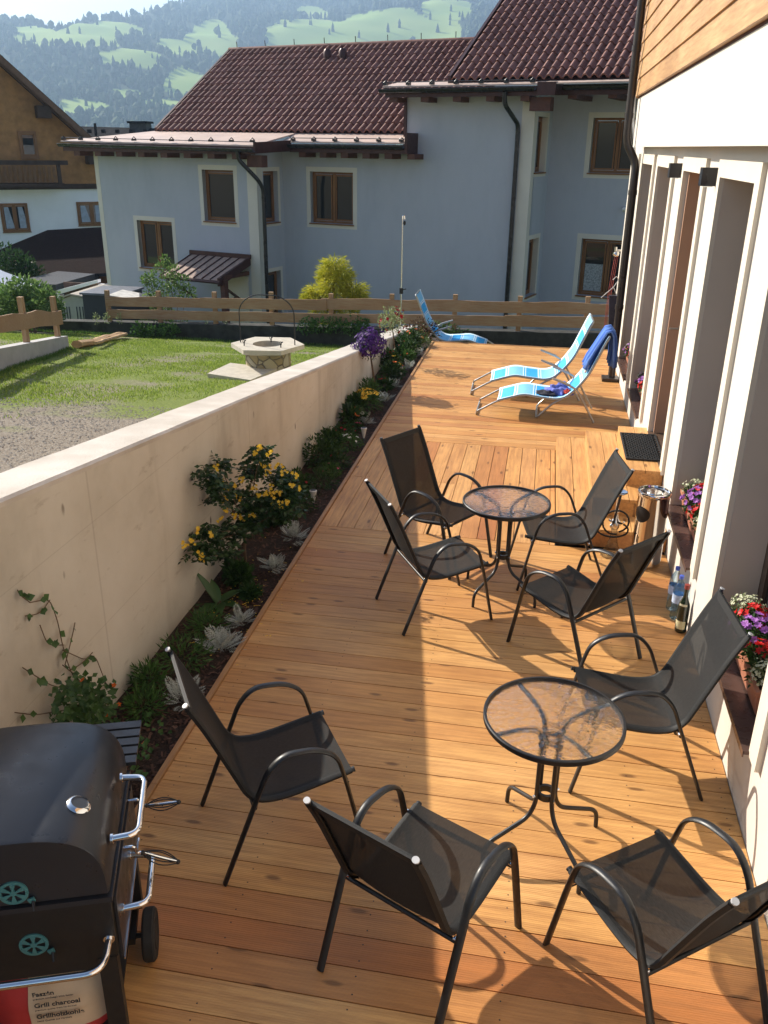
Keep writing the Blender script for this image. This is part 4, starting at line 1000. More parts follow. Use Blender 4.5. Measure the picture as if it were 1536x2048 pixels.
# ---- hanger and hoses on the corner of the white house
hg = thing('coat_hanger', 'pale coat hanger hooked beside the downpipe behind the towel', 'hanger', (1.0, 13.2, .9))
mb = MB(); mb.tube(fil([(-.02, 0, .32), (.03, 0, .38), (.06, 0, .32), (.0, 0, .22), (-.16, 0, .06)], .03), .006, 6); mb.tube([(.0, 0, .22), (.09, 0, .04)], .007, 6); mb.build('frame', M['whitepl'], hg)
mb = MB(); mb.prism([(-.05, -.03, .1), (.10, -.03, .1), (.13, -.03, -.35), (.0, -.03, -.42)], (0, .06, 0)); mb.build('dark_cloth', M['clothdark'], hg)
rh = thing('red_hose', 'bundle of thin red hoses hanging from a tap at the far corner of the house', 'hose', (1.10, 14.0, 1.1))
for k in range(3):
    mb = MB(); q = k*.022; mb.tube(fil([(-.02-q, 0, .42), (-.05-q*1.2, 0, .0), (-.09-q*.6, 0, -.55), (-.06-q, 0, -.9)], .2), .0045, 6); mb.build('hose', M['redrubber'], rh, smooth=60)
mb = MB(); mb.tube([(.04, 0, .45), (-.08, 0, .45)], .016, 8); mb.tube([(-.07, 0, .50), (-.07, 0, .36)], .02, 8); mb.blob((-.05, 0, .40), .05, .04, .04, 8, 5, .3); mb.build('tap', M['steel'], rh, smooth=50)
# ---- garden shower pole
pp = thing('metal_pole', 'thin shiny pole with a hooked tip standing at the end of the concrete wall', 'pole', (-2.48, 15.5, -.6))
mb = MB(); mb.tube([(0, 0, 0), (0, 0, 2.42)], .011, 8); mb.tube(fil([(0, 0, 2.40), (.0, 0, 2.46), (.03, 0, 2.46), (.035, 0, 2.40)], .02), .012, 6); mb.build('pole', M['chrome'], pp, smooth=50)
mb = MB(); mb.box(-.03, .03, -.025, .025, 1.14, 1.24); mb.tube([(.02, 0, 1.21), (.09, -.01, 1.23)], .01, 6); mb.build('clamp', M['blackpl'], pp)
mb = MB(); mb.blob((.035, 0, 2.34), .022, .022, .04, 8, 5); mb.build('hook_knob', M['blackpl'], pp)

# ---- door mat (honeycomb rubber)
dm = thing('door_mat', 'black rubber honeycomb mat on the top step by the door', 'mat', (1.0, 7.83, .452))
mb = MB(); X0, X1, Y0, Y1 = -.165, .165, -.38, .38
for a in ((X0, X1, Y0, Y0+.012), (X0, X1, Y1-.012, Y1), (X0, X0+.012, Y0+.012, Y1-.012), (X1-.012, X1, Y0+.012, Y1-.012)): mb.box(*a, 0, .016)
mb.build('rim', M['rubber'], dm)
mb = MB(); r = .021; row = 0; y = Y0+.03
while y < Y1-.02:
    x = X0+.028+(.021 if row % 2 else 0)
    while x < X1-.02:
        n = 6; ri, ro = .013, .0205
        for j in range(n):
            a0, a1 = R(60*j), R(60*j+60); q = [(x+ro*math.cos(a0), y+ro*math.sin(a0)), (x+ro*math.cos(a1), y+ro*math.sin(a1)), (x+ri*math.cos(a1), y+ri*math.sin(a1)), (x+ri*math.cos(a0), y+ri*math.sin(a0))]
            k = len(mb.v); mb.v += [(p[0], p[1], .002) for p in q]+[(p[0], p[1], .0145) for p in q]; mb.f += [(k+4, k+5, k+6, k+7), (k+2, k+3, k+7, k+6), (k, k+4, k+5, k+1)]
        x += .0405
    y += .0355; row += 1
mb.build('honeycomb', M['rubber'], dm)
# ---- ash bin
ab = thing('ashtray_bin', 'tall polished steel ashtray bin beside the steps', 'bin', (.95, 6.33, 0))
mb = MB(); mb.lathe([(.100, 0), (.117, .004), (.119, .012), (.117, .02), (.117, .56), (.121, .565), (.121, .585)], n=56)
# opening cut: drop faces in a window on the left/front side
keep = []; n = 56
for f in mb.f: keep.append(f)
mb.f = keep; mb.build('body', M['steel'], ab, smooth=40)
mb = MB(); ca = R(222); 
def cylp(a, z, r=.1185): return (r*math.cos(a), r*math.sin(a), z)
op = [cylp(ca+.52*math.cos(2*math.pi*i/26), .44+(.052 if math.sin(2*math.pi*i/26) > 0 else .052)*math.sin(2*math.pi*i/26)) for i in range(26)]
mb.v = []; NRg = 5
for q in range(1, NRg+1):
    for i in range(26): t_ = 2*math.pi*i/26; k = q/NRg; mb.v.append(cylp(ca+.60*k*math.cos(t_)*(1+.15*math.sin(t_)), .43+.062*k*math.sin(t_)))
mb.v.append(cylp(ca, .43)); mb.f = [(q*26+i, q*26+(i+1)%26, (q+1)*26+(i+1)%26, (q+1)*26+i) for q in range(NRg-1) for i in range(26)]+[(NRg*26, i, (i+1)%26) for i in range(26)]; mb.build('opening', M['blackpl'], ab)
mb = MB(); mb.lathe([(.121, .585), (.124, .592), (.121, .60), (.108, .602), (.104, .590), (.06, .586), (.055, .592), (.03, .595), (0, .595)], n=56); mb.build('ash_tray', M['chrome'], ab, smooth=40)
mb = MB()
for k in range(3):
    a0 = R(120*k+20); mb.v += []
    pts = [(.086*math.cos(a0+t*.9), .086*math.sin(a0+t*.9), .5915) for t in [i/6 for i in range(7)]]+[(.066*math.cos(a0+t*.9), .066*math.sin(a0+t*.9), .5915) for t in [i/6 for i in range(6, -1, -1)]]
    mb.prism(pts, (0, 0, .002))
mb.build('ash_slot', M['blackpl'], ab)
mb = MB()
for a_, z0_, z1_ in ((205, .20, .32), (216, .20, .26), (210, .26, .27), (222, .18, .25)): a = R(a_); mb.tube([cylp(a, z0_, .1175), cylp(a+.04, z1_, .1175)], .003, 5)
mb.build('symbol', M['blackpl'], ab)
# ---- hookah
hk = thing('hookah', 'hookah with flared clear glass base and coiled black hoses in front of the steps', 'hookah', (.70, 6.40, 0))
mb = MB(); mb.lathe([(.0, .004), (.085, .004), (.088, .012), (.070, .04), (.045, .09), (.030, .15), (.024, .20), (.026, .235), (.020, .24), (.020, .20), (.026, .15), (.04, .09), (.064, .042), (.078, .014), (0, .010)], n=32); mb.build('glass_base', M['clearglass'], hk, smooth=60)
mb = MB(); mb.lathe([(.026, .235), (.034, .25), (.036, .30), (.024, .315), (.016, .33), (.014, .37), (.020, .385), (.012, .40), (.010, .50), (.018, .51), (.010, .53)], n=20); mb.tube([(0, 0, .27), (.05, -.03, .29), (.062, -.036, .31)], .008, 6); mb.tube([(0, 0, .27), (-.05, .02, .30)], .008, 6); mb.blob((.03, .02, .27), .02, .02, .02); mb.blob((-.025, -.02, .265), .018, .018, .02); mb.build('stem', M['chrome'], hk, smooth=50)
mb = MB(); mb.lathe([(0, .530), (.05, .531), (.064, .540), (.066, .545), (.062, .545), (.045, .537), (0, .536)], n=32); mb.build('tray', M['chrome'], hk, smooth=50)
mb = MB(); mb.lathe([(.012, .537), (.022, .55), (.03, .575), (.022, .575), (0, .56)], n=16); mb.build('bowl', M['anthra'], hk, smooth=50)
mb = MB(); mb.tube([(.0+.10*math.cos(a), -.01-.03*math.sin(a*.5), .30+.10*math.sin(a)) for a in [i*.32-1.2 for i in range(20)]], .0075, 7)
mb.tube([(-.02+.12*math.cos(a), -.03, .24+.065*math.sin(a)) for a in [i*.3+2.2 for i in range(19)]], .0075, 7); mb.build('hose', M['rubber'], hk, smooth=60)
mb = MB(); mb.tube([(.01, -.045, .53), (-.02, -.05, .30)], .009, 7); mb.build('mouthpiece', M['blackpl'], hk, smooth=60)
# ---- bottles
def water_bottle(p, lb):
    t = thing('water_bottle', lb, 'bottle', p, group='plastic water bottles by the wall')
    pr = [(0, .004), (.034, .002), (.040, .012)]
    for k in range(8): z = .02+k*.022; pr += [(.0405, z), (.0375, z+.011)]
    pr += [(.0405, .20), (.0405, .225), (.036, .25), (.020, .285), (.0135, .30), (.0135, .312)]
    mb = MB(); mb.lathe(pr, n=24); mb.build('body', M['bluebottle'], t, smooth=50)
    mb = MB(); mb.lathe([(.0152, .308), (.0155, .33), (.0, .331)], n=16); mb.build('cap', simple('blue_cap', (.10,.16,.62), .4, bump=0), t, smooth=40)
    mb = MB(); mb.lathe([(.0412, .13), (.0412, .195)], n=24); mb.build('label_sleeve', simple('pale_label', (.45,.55,.75), .5, var=.4, sc=40, bump=0), t, smooth=40)
water_bottle((1.065, 5.60, 0), 'blue tinted plastic water bottle by the house wall, farther from the wine bottle')
water_bottle((1.075, 5.47, 0), 'blue tinted plastic water bottle by the house wall, right behind the wine bottle')
wb = thing('wine_bottle', 'dark green wine bottle with a pale label at the foot of the house wall', 'bottle', (1.085, 5.295, 0))
mb = MB(); mb.lathe([(0, .012), (.030, .002), (.037, .008), (.0378, .02), (.0378, .19), (.034, .215), (.020, .25), (.0145, .27), (.0140, .335), (.0165, .337), (.0165, .35), (0, .35)], n=28); mb.build('body', M['greenglass'], wb, smooth=50)
mb = MB(); mb.lathe([(.0172, .322), (.0175, .352), (0, .353)], n=16); mb.build('cap', M['redrubber'], wb, smooth=40)
def sleeve(a0, a1, z0, z1, r=.0383, n=12):
    mb = MB()
    for i in range(n+1): a = R(a0+(a1-a0)*i/n); mb.v += [(r*math.cos(a), r*math.sin(a), z0), (r*math.cos(a), r*math.sin(a), z1)]
    mb.f = [(2*i, 2*i+2, 2*i+3, 2*i+1) for i in range(n)]; return mb
sleeve(190, 300, .035, .095).build('bottle_label', M['fl_cream'] if 0 else simple('cream_label', (.60,.56,.34), .6, bump=0), wb, smooth=60)
sleeve(200, 290, .20, .22, .0355).build('neck_label', simple('cream_label_small', (.60,.56,.40), .6, bump=0), wb, smooth=60)
random.seed(4)
mb = MB()
for i in range(26):
    for k in range(2): mb.leaf((ru(.70,.80), ru(9.02,9.10), .004), (ru(-1,1), ru(-1,1), ru(0,.8)), ru(.015,.03), .02)
tag(mb.build('flower_petals', M['fl_dkred'], origin=(.75, 9.06, 0)), 'small clump of fallen dark red petals on the deck beside the steps', 'petals')
# ---- charcoal grill
GA = R(20.2); gr = thing('charcoal_grill', 'large black charcoal grill cart with chrome handles and a domed lid', 'grill', (-1.20, 1.87, 0), GA)
GMi = Matrix.Translation((-1.20, 1.87, 0)) @ Matrix.Rotation(GA, 4, 'Z'); GMI = GMi.inverted()
D_, LN, Zb, HD = .62, .60, .775, .245
arc = [(-D_/2+D_/2*math.copysign(abs(math.cos(a))**.62, math.cos(a)), Zb+HD*max(0, math.sin(a))**.62) for a in [math.pi*i/26 for i in range(27)]]
mb = MB(); n = len(arc)
for y in (0, .012, LN-.012, LN):
    k = .985 if y in (0, LN) else 1.0; mb.v += [(-D_/2+(x+D_/2)*k, y, Zb+(z-Zb)*k) for x, z in arc]
for r_ in range(3): mb.f += [(r_*n+i, r_*n+i+1, (r_+1)*n+i+1, (r_+1)*n+i) for i in range(n-1)]
mb.f += [tuple(range(n))[::-1], tuple(range(3*n, 4*n))]; lid = mb.build('lid', M['grill'], gr, smooth=35)
q = GMI @ atz(145, 1568, 1.08); tx, ty = q.x, q.y; ii = min(range(1, len(arc)-1), key=lambda i: abs(arc[i][0]-tx)); tx, tz = arc[ii]
nv_ = Vector((arc[ii+1][1]-arc[ii-1][1], 0, arc[ii-1][0]-arc[ii+1][0])).normalized(); MQ = nv_.to_track_quat('Z', 'Y').to_matrix()
mb = MB(); mb.lathe([(.038, -.004), (.040, .004), (.034, .012), (.028, .014), (.028, .011)], (tx, ty, tz), 28, MQ); th_ = mb.build('thermometer', M['chrome'], lid, smooth=40)
mb = MB(); mb.lathe([(.024, .0135), (0, .0135)], (tx, ty, tz), 28, MQ); mb.build('dial', M['anthra'], th_) if False else None
mb = MB(); mb.lathe([(.0285, .0115), (0, .0117)], (tx, ty, tz), 28, MQ); mb.build('dial', M['anthra'], lid)
def dhandle(y0, y1, z, out, drop=0.0, x=.002):
    mb = MB(); mb.tube(fil([(x, y0, z), (x+out, y0+.01, z-drop), (x+out, y1-.01, z-drop), (x, y1, z)], .035, 6), .0115, 10)
    for y in (y0, y1): mb.lathe([(0, -.004), (.017, -.004), (.017, .004), (0, .004)], (x+.003, y, z), 14, Matrix.Rotation(R(90), 3, 'Y'))
    return mb
dhandle(.13, .43, .875, .085).build('lid_handle', M['chrome'], lid, smooth=50)
mb = MB(); mb.box(-D_+.0, -.0, .0, LN, .50, Zb-.012); mb.box(-D_+.03, -.03, .012, LN-.012, .44, .50); body = mb.build('body', M['grilldark'], gr)
mb = MB(); mb.box(-D_-.008, .008, -.008, LN+.008, Zb-.030, Zb-.010); mb.build('body_rim', M['grill'], body)
mb = MB(); mb.box(.002, .012, .03, LN-.03, .46, Zb-.05); fd = mb.build('coal_door', M['grill'], gr)
mb = MB(); mb.box(.012, .016, .025, LN-.025, .452, .460); mb.build('door_edge', M['chrome'], fd)
dhandle(.10, .34, .60, .085, x=.012).build('door_handle', M['chrome'], fd, smooth=50)
for (yc, zc, dz) in ((.47, .735, .0), (.255, .715, -.06)):
    mb = MB(); mb.tube(fil([(.0, yc, zc), (.05, yc, zc), (.055, yc, zc-.03), (.075, yc, zc-.032)], .012), .006, 7)
    a = Vector((.075, yc, zc-.032)); b = a+Vector((.115, 0, dz)); mb.tube([a, b], .006, 7); cr = mb.build('crank', M['chrome'], gr, smooth=50)
    mb = MB(); d = (b-a).normalized(); s1 = Vector((0, 1, 0)); s2 = d.cross(s1)
    for k in range(5):
        an = 6.283*k/5; o2 = s1*math.cos(an)+s2*math.sin(an); mb.tube([a+(b-a)*t_+o2*(.004+.020*math.sin(math.pi*t_)) for t_ in [i/8 for i in range(9)]], .0022, 5)
    for e in (a, b): mb.blob(e, .009, .009, .009)
    mb.build('crank_grip', M['blackpl'], cr)
pn = GMi.to_3x3() @ Vector((0, 1, 0)); p0 = GMi @ Vector((0, 0, 0))
for (vx, vy) in ((27, 1785), (68, 1888)):
    q = GMI @ onpl(vx, vy, p0, pn); rr = .045; MX = Matrix.Rotation(R(90), 3, 'X'); c0 = (q.x, -.004, q.z)
    mb = MB()
    for k in range(6):
        a0 = R(60*k+14); a1 = a0+R(27); pts = [(.009, a0), (.036, a0), (.036, (a0+a1)/2), (.036, a1), (.009, a1)]
        mb.prism([(q.x+r_*math.cos(a), -.0045, q.z+r_*math.sin(a)) for r_, a in pts], (0, -.002, 0))
    mb.lathe([(.0355, .0), (.0355, .005), (rr, .005), (rr, 0)], (q.x, 0, q.z), 30, MX); mb.lathe([(0, .006), (.010, .006), (.010, 0)], (q.x, 0, q.z), 16, MX)
    mb.prism([(q.x+.038, -.005, q.z-.028), (q.x+.058, -.005, q.z-.020), (q.x+.062, -.005, q.z-.036), (q.x+.045, -.005, q.z-.043)], (0, -.006, 0))
    v = mb.build('air_vent', M['teal'], body, smooth=30)
    mb = MB(); mb.tube([(q.x+.055, -.01, q.z-.034), (q.x+.058, -.03, q.z-.055)], .005, 6); mb.build('vent_knob', M['blackpl'], body)
rl = GMI @ atz(206, 1912, .70)
mb = MB(); mb.tube(fil([(-.02, .0, .585), (-.025, -.13, .585), (-.58, -.13, .585), (-.58, .0, .585)], .09, 8), .012, 10); mb.lathe([(0, -.004), (.018, -.004), (.018, .004), (0, .004)], (-.02, -.005, .585), 14, Matrix.Rotation(R(90), 3, 'X')); mb.build('push_handle', M['chrome'], gr, smooth=50)
for (x, y) in ((-.035, .015), (-D_+.035, .015), (-.035, LN-.02), (-D_+.035, LN-.02)):
    mb = MB(); z1_ = .0 if y < .1 else .10; mb.prism([(x-.03, y-.018, .50), (x+.03, y-.018, .50), (x+.03, y+.022, .50), (x-.03, y+.022, .50)], (0, 0, -(.50-z1_)+.003)); mb.build('leg', M['grilldark'], gr)
for x in (.035, -D_-.035):
    mb = MB(); MY = Matrix.Rotation(R(90), 3, 'Y'); mb.lathe([(.0, -.026), (.055, -.026), (.06, -.022), (.092, -.024), (.1, -.016), (.1, .016), (.092, .024), (.06, .022), (.055, .026), (0, .026)], (x, .43, .103), 30, MY); mb.build('wheel', M['rubber'], gr, smooth=35)
mb = MB(); mb.tube([(.06, .43, .103), (-D_-.06, .43, .103)], .010, 8); mb.box(-D_+.02, -.02, .40, LN-.0, .09, .12); mb.build('axle', M['grilldark'], gr)
mb = MB(); mb.box(-D_+.04, -.04, .03, LN-.03, .125, .14); mb.build('bottom_shelf', M['grilldark'], gr)
for k in range(5):
    mb = MB(); y = LN+.02+k*.055; mb.box(-D_+.06, .03, y, y+.042, .775, .79); split_build(mb, 'side_shelf_slat', M['grill'], gr)
mb = MB(); mb.box(-.03, -.01, LN, LN+.28, .755, .775); mb.box(-D_+.06, -D_+.08, LN, LN+.28, .755, .775); split_build(mb, 'shelf_bracket', M['grilldark'], gr)
# bag of charcoal in front of the shelf
bg_ = thing('charcoal_bag', 'red and brown paper sack of grill charcoal on the lower shelf of the grill', 'bag', GMi @ Vector((-.245, .10, .141)), GA)
mb = MB(); W2, T2, H2 = .20, .085, .27; vs = []; fs_ = []; nx, nz = 10, 10
def bagp(u, v, s): return Vector((u*W2*(1-.12*abs(v-.45)), s*(T2*(1-(abs(u))**3*.75)*(1-.7*max(0, v-.55)*2)+.010*noise.noise((u*3, v*4, s))), v*H2))
for s in (-1, 1):
    mb1 = MB(); 
    for j in range(nz+1):
        for i in range(nx+1): mb1.v.append(bagp(-1+2*i/nx, j/nz, s))
    mb1.f = [(j*(nx+1)+i, j*(nx+1)+i+1, (j+1)*(nx+1)+i+1, (j+1)*(nx+1)+i) for j in range(nz) for i in range(nx)]; mb.add(mb1.v, mb1.f)
mb.add([bagp(-1, 0, -1), bagp(1, 0, -1), bagp(1, 0, 1), bagp(-1, 0, 1)], [(0,1,2,3)])
for u in (-1, 1): mb.add([bagp(u, j/nz, -1) for j in range(nz+1)]+[bagp(u, j/nz, 1) for j in range(nz+1)], [(j, j+1, nz+2+j, nz+1+j) for j in range(nz)])
mb.build('sack', M['redpaper'], bg_, smooth=60)
mb = MB(); nx = 8
for j in range(9):
    for i in range(nx+1): p = bagp(-.35+1.25*i/nx, .12+.84*j/8, -1); mb.v.append((p.x, p.y-.004, p.z))
mb.f = [(j*(nx+1)+i, j*(nx+1)+i+1, (j+1)*(nx+1)+i+1, (j+1)*(nx+1)+i) for j in range(8) for i in range(nx)]; pl_ = mb.build('paper_panel', M['paper'], bg_, smooth=60)
def text(s, size, p, par, mat, rx=90, rz=0, bold=0):
    cu = bpy.data.curves.new('lettering', 'FONT'); cu.body = s; cu.size = size; cu.extrude = .0004; cu.offset = bold
    ob = bpy.data.objects.new('lettering', cu); COL.objects.link(ob); bpy.context.view_layer.update()
    me = bpy.data.meshes.new_from_object(ob.evaluated_get(bpy.context.evaluated_depsgraph_get())); bpy.data.objects.remove(ob)
    MM = Matrix.Rotation(R(rz), 4, 'Z') @ Matrix.Rotation(R(rx), 4, 'X'); me.transform(Matrix.Translation(p) @ MM)
    me.materials.clear(); me.materials.append(mat); o = bpy.data.objects.new('lettering', me); COL.objects.link(o); o.parent = par; return o
for s, sz, z in (('Faszén', .026, .222), ('Grill charcoal', .027, .170), ('Grillholzkohle', .027, .118), ('', .020, .185)):
    if not s: continue
    text(s, sz, (-.045, -T2-.014, z), bg_, M['ink'], 90, 0, .0007)
for z, s in ((.206, 'prémium minőségű bükk faszén'), (.154, 'premium quality from hardwood'), (.102, 'beste Qualität aus Hartholz')): text(s, .010, (-.045, -T2-.014, z), bg_, M['ink'])
# ---- stone well
wp = Vector((-3.69, 11.45, 0)); wz = lz(wp.x, wp.y); wl = thing('stone_well', 'round stone well with a hexagonal slab, dark hole and iron arch', 'well', (wp.x, wp.y, wz))
mb = MB(); mb.lathe([(.30, -.1), (.315, .0), (.315, .37), (.30, .38)], n=28); mb.build('well_wall', M['wellstone'], wl, smooth=30)
hexo = [(.53*math.cos(R(60*k+8)), .50*math.sin(R(60*k+8))) for k in range(6)]
mb = MB(); n = 36; ring = []
def hexr(a):
    k = 60; a2 = (math.degrees(a)-8) % 60; return .51*math.cos(R(30))/math.cos(R(a2-30))
for zz, inn in ((.38, 0), (.44, 0), (.44, 1), (.30, 1)):
    for j in range(n): a = 2*math.pi*j/n+R(8); rr = .205 if inn else hexr(a); mb.v.append((rr*math.cos(a), rr*math.sin(a), zz))
for i in range(3): mb.f += [(i*n+j, i*n+(j+1)%n, (i+1)*n+(j+1)%n, (i+1)*n+j) for j in range(n)]
mb.f += [(j, (j+1) % n, 3*n+(j+1) % n, 3*n+j)[::-1] for j in range(n)]
mb.build('top_slab', M['stonecap'], wl, smooth=25)
mb = MB(); mb.lathe([(.204, .30), (0, .299)], n=30); mb.build('shaft_water', M['blackpl'], wl)
mb = MB(); mb.tube(fil([(-.39, 0, .44), (-.39, 0, .95), (-.20, 0, 1.10), (.20, 0, 1.10), (.39, 0, .95), (.39, 0, .44)], [.15, .2, .2, .15], 8), .008, 7); mb.build('arch', M['iron'], wl, smooth=50)
mb = MB()
for x in (-.27, .25, .02): mb.tube(fil([(x, -.20+.3*(x == .02), .44), (x, -.20+.3*(x == .02), .50), (x+.03, -.20+.3*(x == .02), .52)], .02), .008, 6); mb.tube([(x+.02*math.cos(a), -.2+.3*(x == .02), .50+.02*math.sin(a)) for a in [i*.7 for i in range(9)]], .004, 5)
split_build(mb, 'hook', M['iron'], wl)
mb = MB(); mb.prism([(-.62, -.72, -.10), (.02, -.85, -.12), (.2, -.25, -.10), (-.50, -.15, -.08)], (0, 0, .26)); mb.build('base_slab', M['stonecap'], wl)
mb = MB(); mb.box(-.26, -.18, -.335, -.25, -.05, .14); mb.build('drain_pipe', M['blackpl'], wl)
# split log
mb = MB(); random.seed(8)
a = Vector((-7.75, 13.55, lz(-7.75, 13.55)+.06)); b = Vector((-8.5, 16.7, lz(-8.5, 16.7)+.08))
mb.tube([a.lerp(b, i/10)+Vector((ru(-.03,.03), 0, ru(-.01,.02))) for i in range(11)], .095, 7, .07, taper=.7)
tag(mb.build('split_log', M['log'], origin=a), 'long pale split log lying on the grass by the end of the low wall', 'log')
mb = MB(); a2 = a+Vector((.2, .25, 0)); mb.tube([a2.lerp(b+Vector((.12, -.1, .03)), i/8)+Vector((ru(-.02,.02), 0, 0)) for i in range(9)], .04, 6, .03); tag(mb.build('branch', M['log'], origin=a2), 'thinner pale branch lying against the split log', 'branch')
# ================================================================== PLANTS
def foliage(mb, c, rx, ry, rz, n, L, W=None, shell=.45, up=.3, zmin=None):
    for _ in range(n):
        while True:
            d = Vector((ru(-1,1), ru(-1,1), ru(-1,1)))
            if .02 < d.length <= 1: break
        d.normalize(); k = shell+(1-shell)*rnd()**.6; k *= 1+.28*noise.noise((d.x*2.4+c[0]*3, d.y*2.4+c[1]*3, d.z*2.4))
        p = Vector((c[0]+rx*k*d.x, c[1]+ry*k*d.y, c[2]+rz*k*d.z))
        if zmin is not None and p.z < zmin: continue
        l = L*ru(.6, 1.25); mb.leaf(p, d+Vector((ru(-.8,.8), ru(-.8,.8), ru(-.5,.5)+up)), l, (W or L*.5)*ru(.7,1.2))
def flower(mb, p, r, n=6, up=(0,0,1)):
    up = Vector(up).normalized(); a = up.orthogonal().normalized(); b = up.cross(a); o = ru(0, 6)
    for k in range(n): t = o+6.283*k/n; mb.leaf(Vector(p), a*math.cos(t)+b*math.sin(t)+up*ru(.1,.5), r, r*.75, up, .1)
def stems(mb, c, tops, r=.004):
    for t in tops:
        c2 = Vector(c); t = Vector(t); mid = c2.lerp(t, .5)+Vector((ru(-.02,.02), ru(-.02,.02), .03)); mb.tube([c2, mid, t], r, 5)
BZ = -.05
random.seed(31)
# silver ragworts
SIL = [(-1.88, 3.95, .15, 'below the first chair back, partly hidden by it'), (-1.84, 4.50, .17, 'brightly lit, overhanging the deck edge'), (-1.83, 4.86, .12, 'just behind the brightly lit one'),
 (-1.86, 5.70, .13, 'at the right of the yellow shrub trunk'), (-1.86, 6.25, .14, 'just past the yellow shrub trunk'), (-1.92, 9.50, .14, 'beside the white daisies'), (-1.86, 10.50, .14, 'right of the yellow gazanias'),
 (-1.86, 11.25, .13, 'beside the small white solar light below the purple tree'), (-1.83, 12.30, .13, 'at the foot of the red rose standard'), (-1.84, 13.20, .14, 'farthest down the bed, under the lounger')]
for i, (x, y, r, lb) in enumerate(SIL):
    t = thing('silver_ragwort', 'silver-leaved ragwort '+lb, 'plant', (x, y, BZ), group='silver ragworts along the bed')
    mb = MB()
    for k in range(24):
        a = ru(0, 6.283); el = ru(.12, 1.25); L = r*ru(.75, 1.2); d = Vector((math.cos(a)*math.cos(el), math.sin(a)*math.cos(el), math.sin(el))); sd = d.cross(Vector((0, 0, 1))).normalized(); nn = sd.cross(d)
        base = Vector((ru(-.02,.02), ru(-.02,.02), ru(0,.04)))
        for s in range(8):
            q = .28+.09*s; p = base+d*(L*q)-Vector((0, 0, .05*L*q*q)); ll = L*.30*math.sin(math.pi*min(1, q*.8+.1))
            for g in (-1, 1):
                dd = (d*.7+sd*g).normalized(); mb.leaf(p, dd, ll, ll*.13, nn, .05); mb.leaf(p+dd*ll*.45, dd*.6+d*.9, ll*.5, ll*.11, nn, .05); mb.leaf(p+dd*ll*.5, dd*.9-d*.4, ll*.4, ll*.11, nn, .05)
        mb.leaf(base+d*L*.85, d, L*.22, L*.04, nn, .05); mb.leaf(base, d, L*.9, .0035, nn, .05)
    mb.build('foliage', M['lf_silver'], t)
def bushy(name, lb, cat, x, y, rx, rz, n, L, mt, group=None, z=BZ, flowers=None, ry=None, fl_r=.022, fl_n=12, flmat=None, W=None):
    t = thing(name, lb, cat, (x, y, z), group=group); mb = MB(); foliage(mb, (0, 0, rz*.8), rx, ry or rx, rz, n, L, W, shell=.2, zmin=0); mb.build('foliage', M[mt], t)
    if flmat:
        mb = MB()
        for k in range(fl_n):
            a = ru(0, 6.28); e = ru(.2, 1.5); d = Vector((math.cos(a)*math.cos(e)*rx, math.sin(a)*math.cos(e)*(ry or rx), math.sin(e)*rz*1.05))
            mb = MB(); flower(mb, (d.x, d.y, d.z+rz*.8), fl_r, 7, (d.x, d.y, abs(d.z)+.1)); flower(mb, (d.x, d.y, d.z+rz*.8+.004), fl_r*.7, 6, (d.x, d.y, abs(d.z)+.1))
            mb.build('flower', M[flmat], t)
    return t
# feathery green plants
for (x, y, rx, rz, lb) in ((-2.02, 4.32, .17, .10, 'feathery dark green marigold plant nearest the first chair'), (-2.02, 4.72, .14, .08, 'feathery green plant behind the brightly lit ragwort'), (-2.05, 3.80, .12, .08, 'low green plant between the vine and the first ragwort'),
    (-1.92, 7.48, .15, .09, 'feathery green plant beyond the yellow shrub, beside the solar light'), (-1.98, 6.90, .14, .10, 'green clump right behind the yellow shrub'), (-1.90, 8.05, .13, .08, 'low green clump with a dark red bloom')):
    bushy('bedding_plant', lb, 'plant', x, y, rx, rz, 420, .055, 'lf_dark' if y > 6.5 else 'lf_mid', 'green bedding plants', W=.010, flmat='fl_dkred' if y > 8 else None, fl_n=3)
bushy('shrub', 'small dense dark green shrub against the concrete wall', 'shrub', -2.08, 8.05, .20, .18, 750, .045, 'lf_dark')
bushy('daisy_plant', 'clump of small white daisies beside a solar light', 'plant', -1.93, 8.62, .15, .09, 420, .05, 'lf_mid', flmat='fl_white', fl_n=15, fl_r=.018, W=.012)
bushy('red_flower_plant', 'dark leaved plant with dark red flowers behind the white daisies', 'plant', -2.04, 8.95, .13, .10, 300, .05, 'lf_dark', flmat='fl_dkred', fl_n=9, fl_r=.02)
bushy('gerbera', 'orange-red gerbera close to the wall beyond the daisies', 'plant', -2.08, 9.55, .13, .10, 120, .11, 'lf_dark', flmat='fl_orange', fl_n=3, fl_r=.042)
bushy('pink_flower', 'low plant with two pink blooms beside the orange-red gerbera', 'plant', -1.98, 9.25, .08, .06, 90, .05, 'lf_dark', flmat='fl_pink', fl_n=3, fl_r=.024)
bushy('gazania', 'large bright yellow gazania clump left of a ragwort', 'plant', -2.03, 10.15, .17, .14, 320, .10, 'lf_mid', flmat='fl_yellow', fl_n=15, fl_r=.050, W=.014)
bushy('gerbera', 'red gerbera at the foot of the purple standard tree', 'plant', -2.0, 11.15, .12, .08, 160, .08, 'lf_dark', flmat='fl_red', fl_n=2, fl_r=.045)
bushy('green_clump', 'dark green clump between the purple tree and the rose standard', 'plant', -1.98, 11.75, .17, .13, 420, .06, 'lf_dark', flmat='fl_orange', fl_n=2, fl_r=.04)
bushy('yellow_flower', 'single yellow-orange bloom right beside the purple crown', 'plant', -2.02, 12.05, .10, .14, 120, .05, 'lf_dark', flmat='fl_yellow', fl_n=2, fl_r=.045)
bushy('green_clump', 'dark green clump with rusty blooms right of the rose trunk', 'plant', -1.98, 13.1, .17, .14, 460, .06, 'lf_dark', flmat='fl_dkred', fl_n=5)
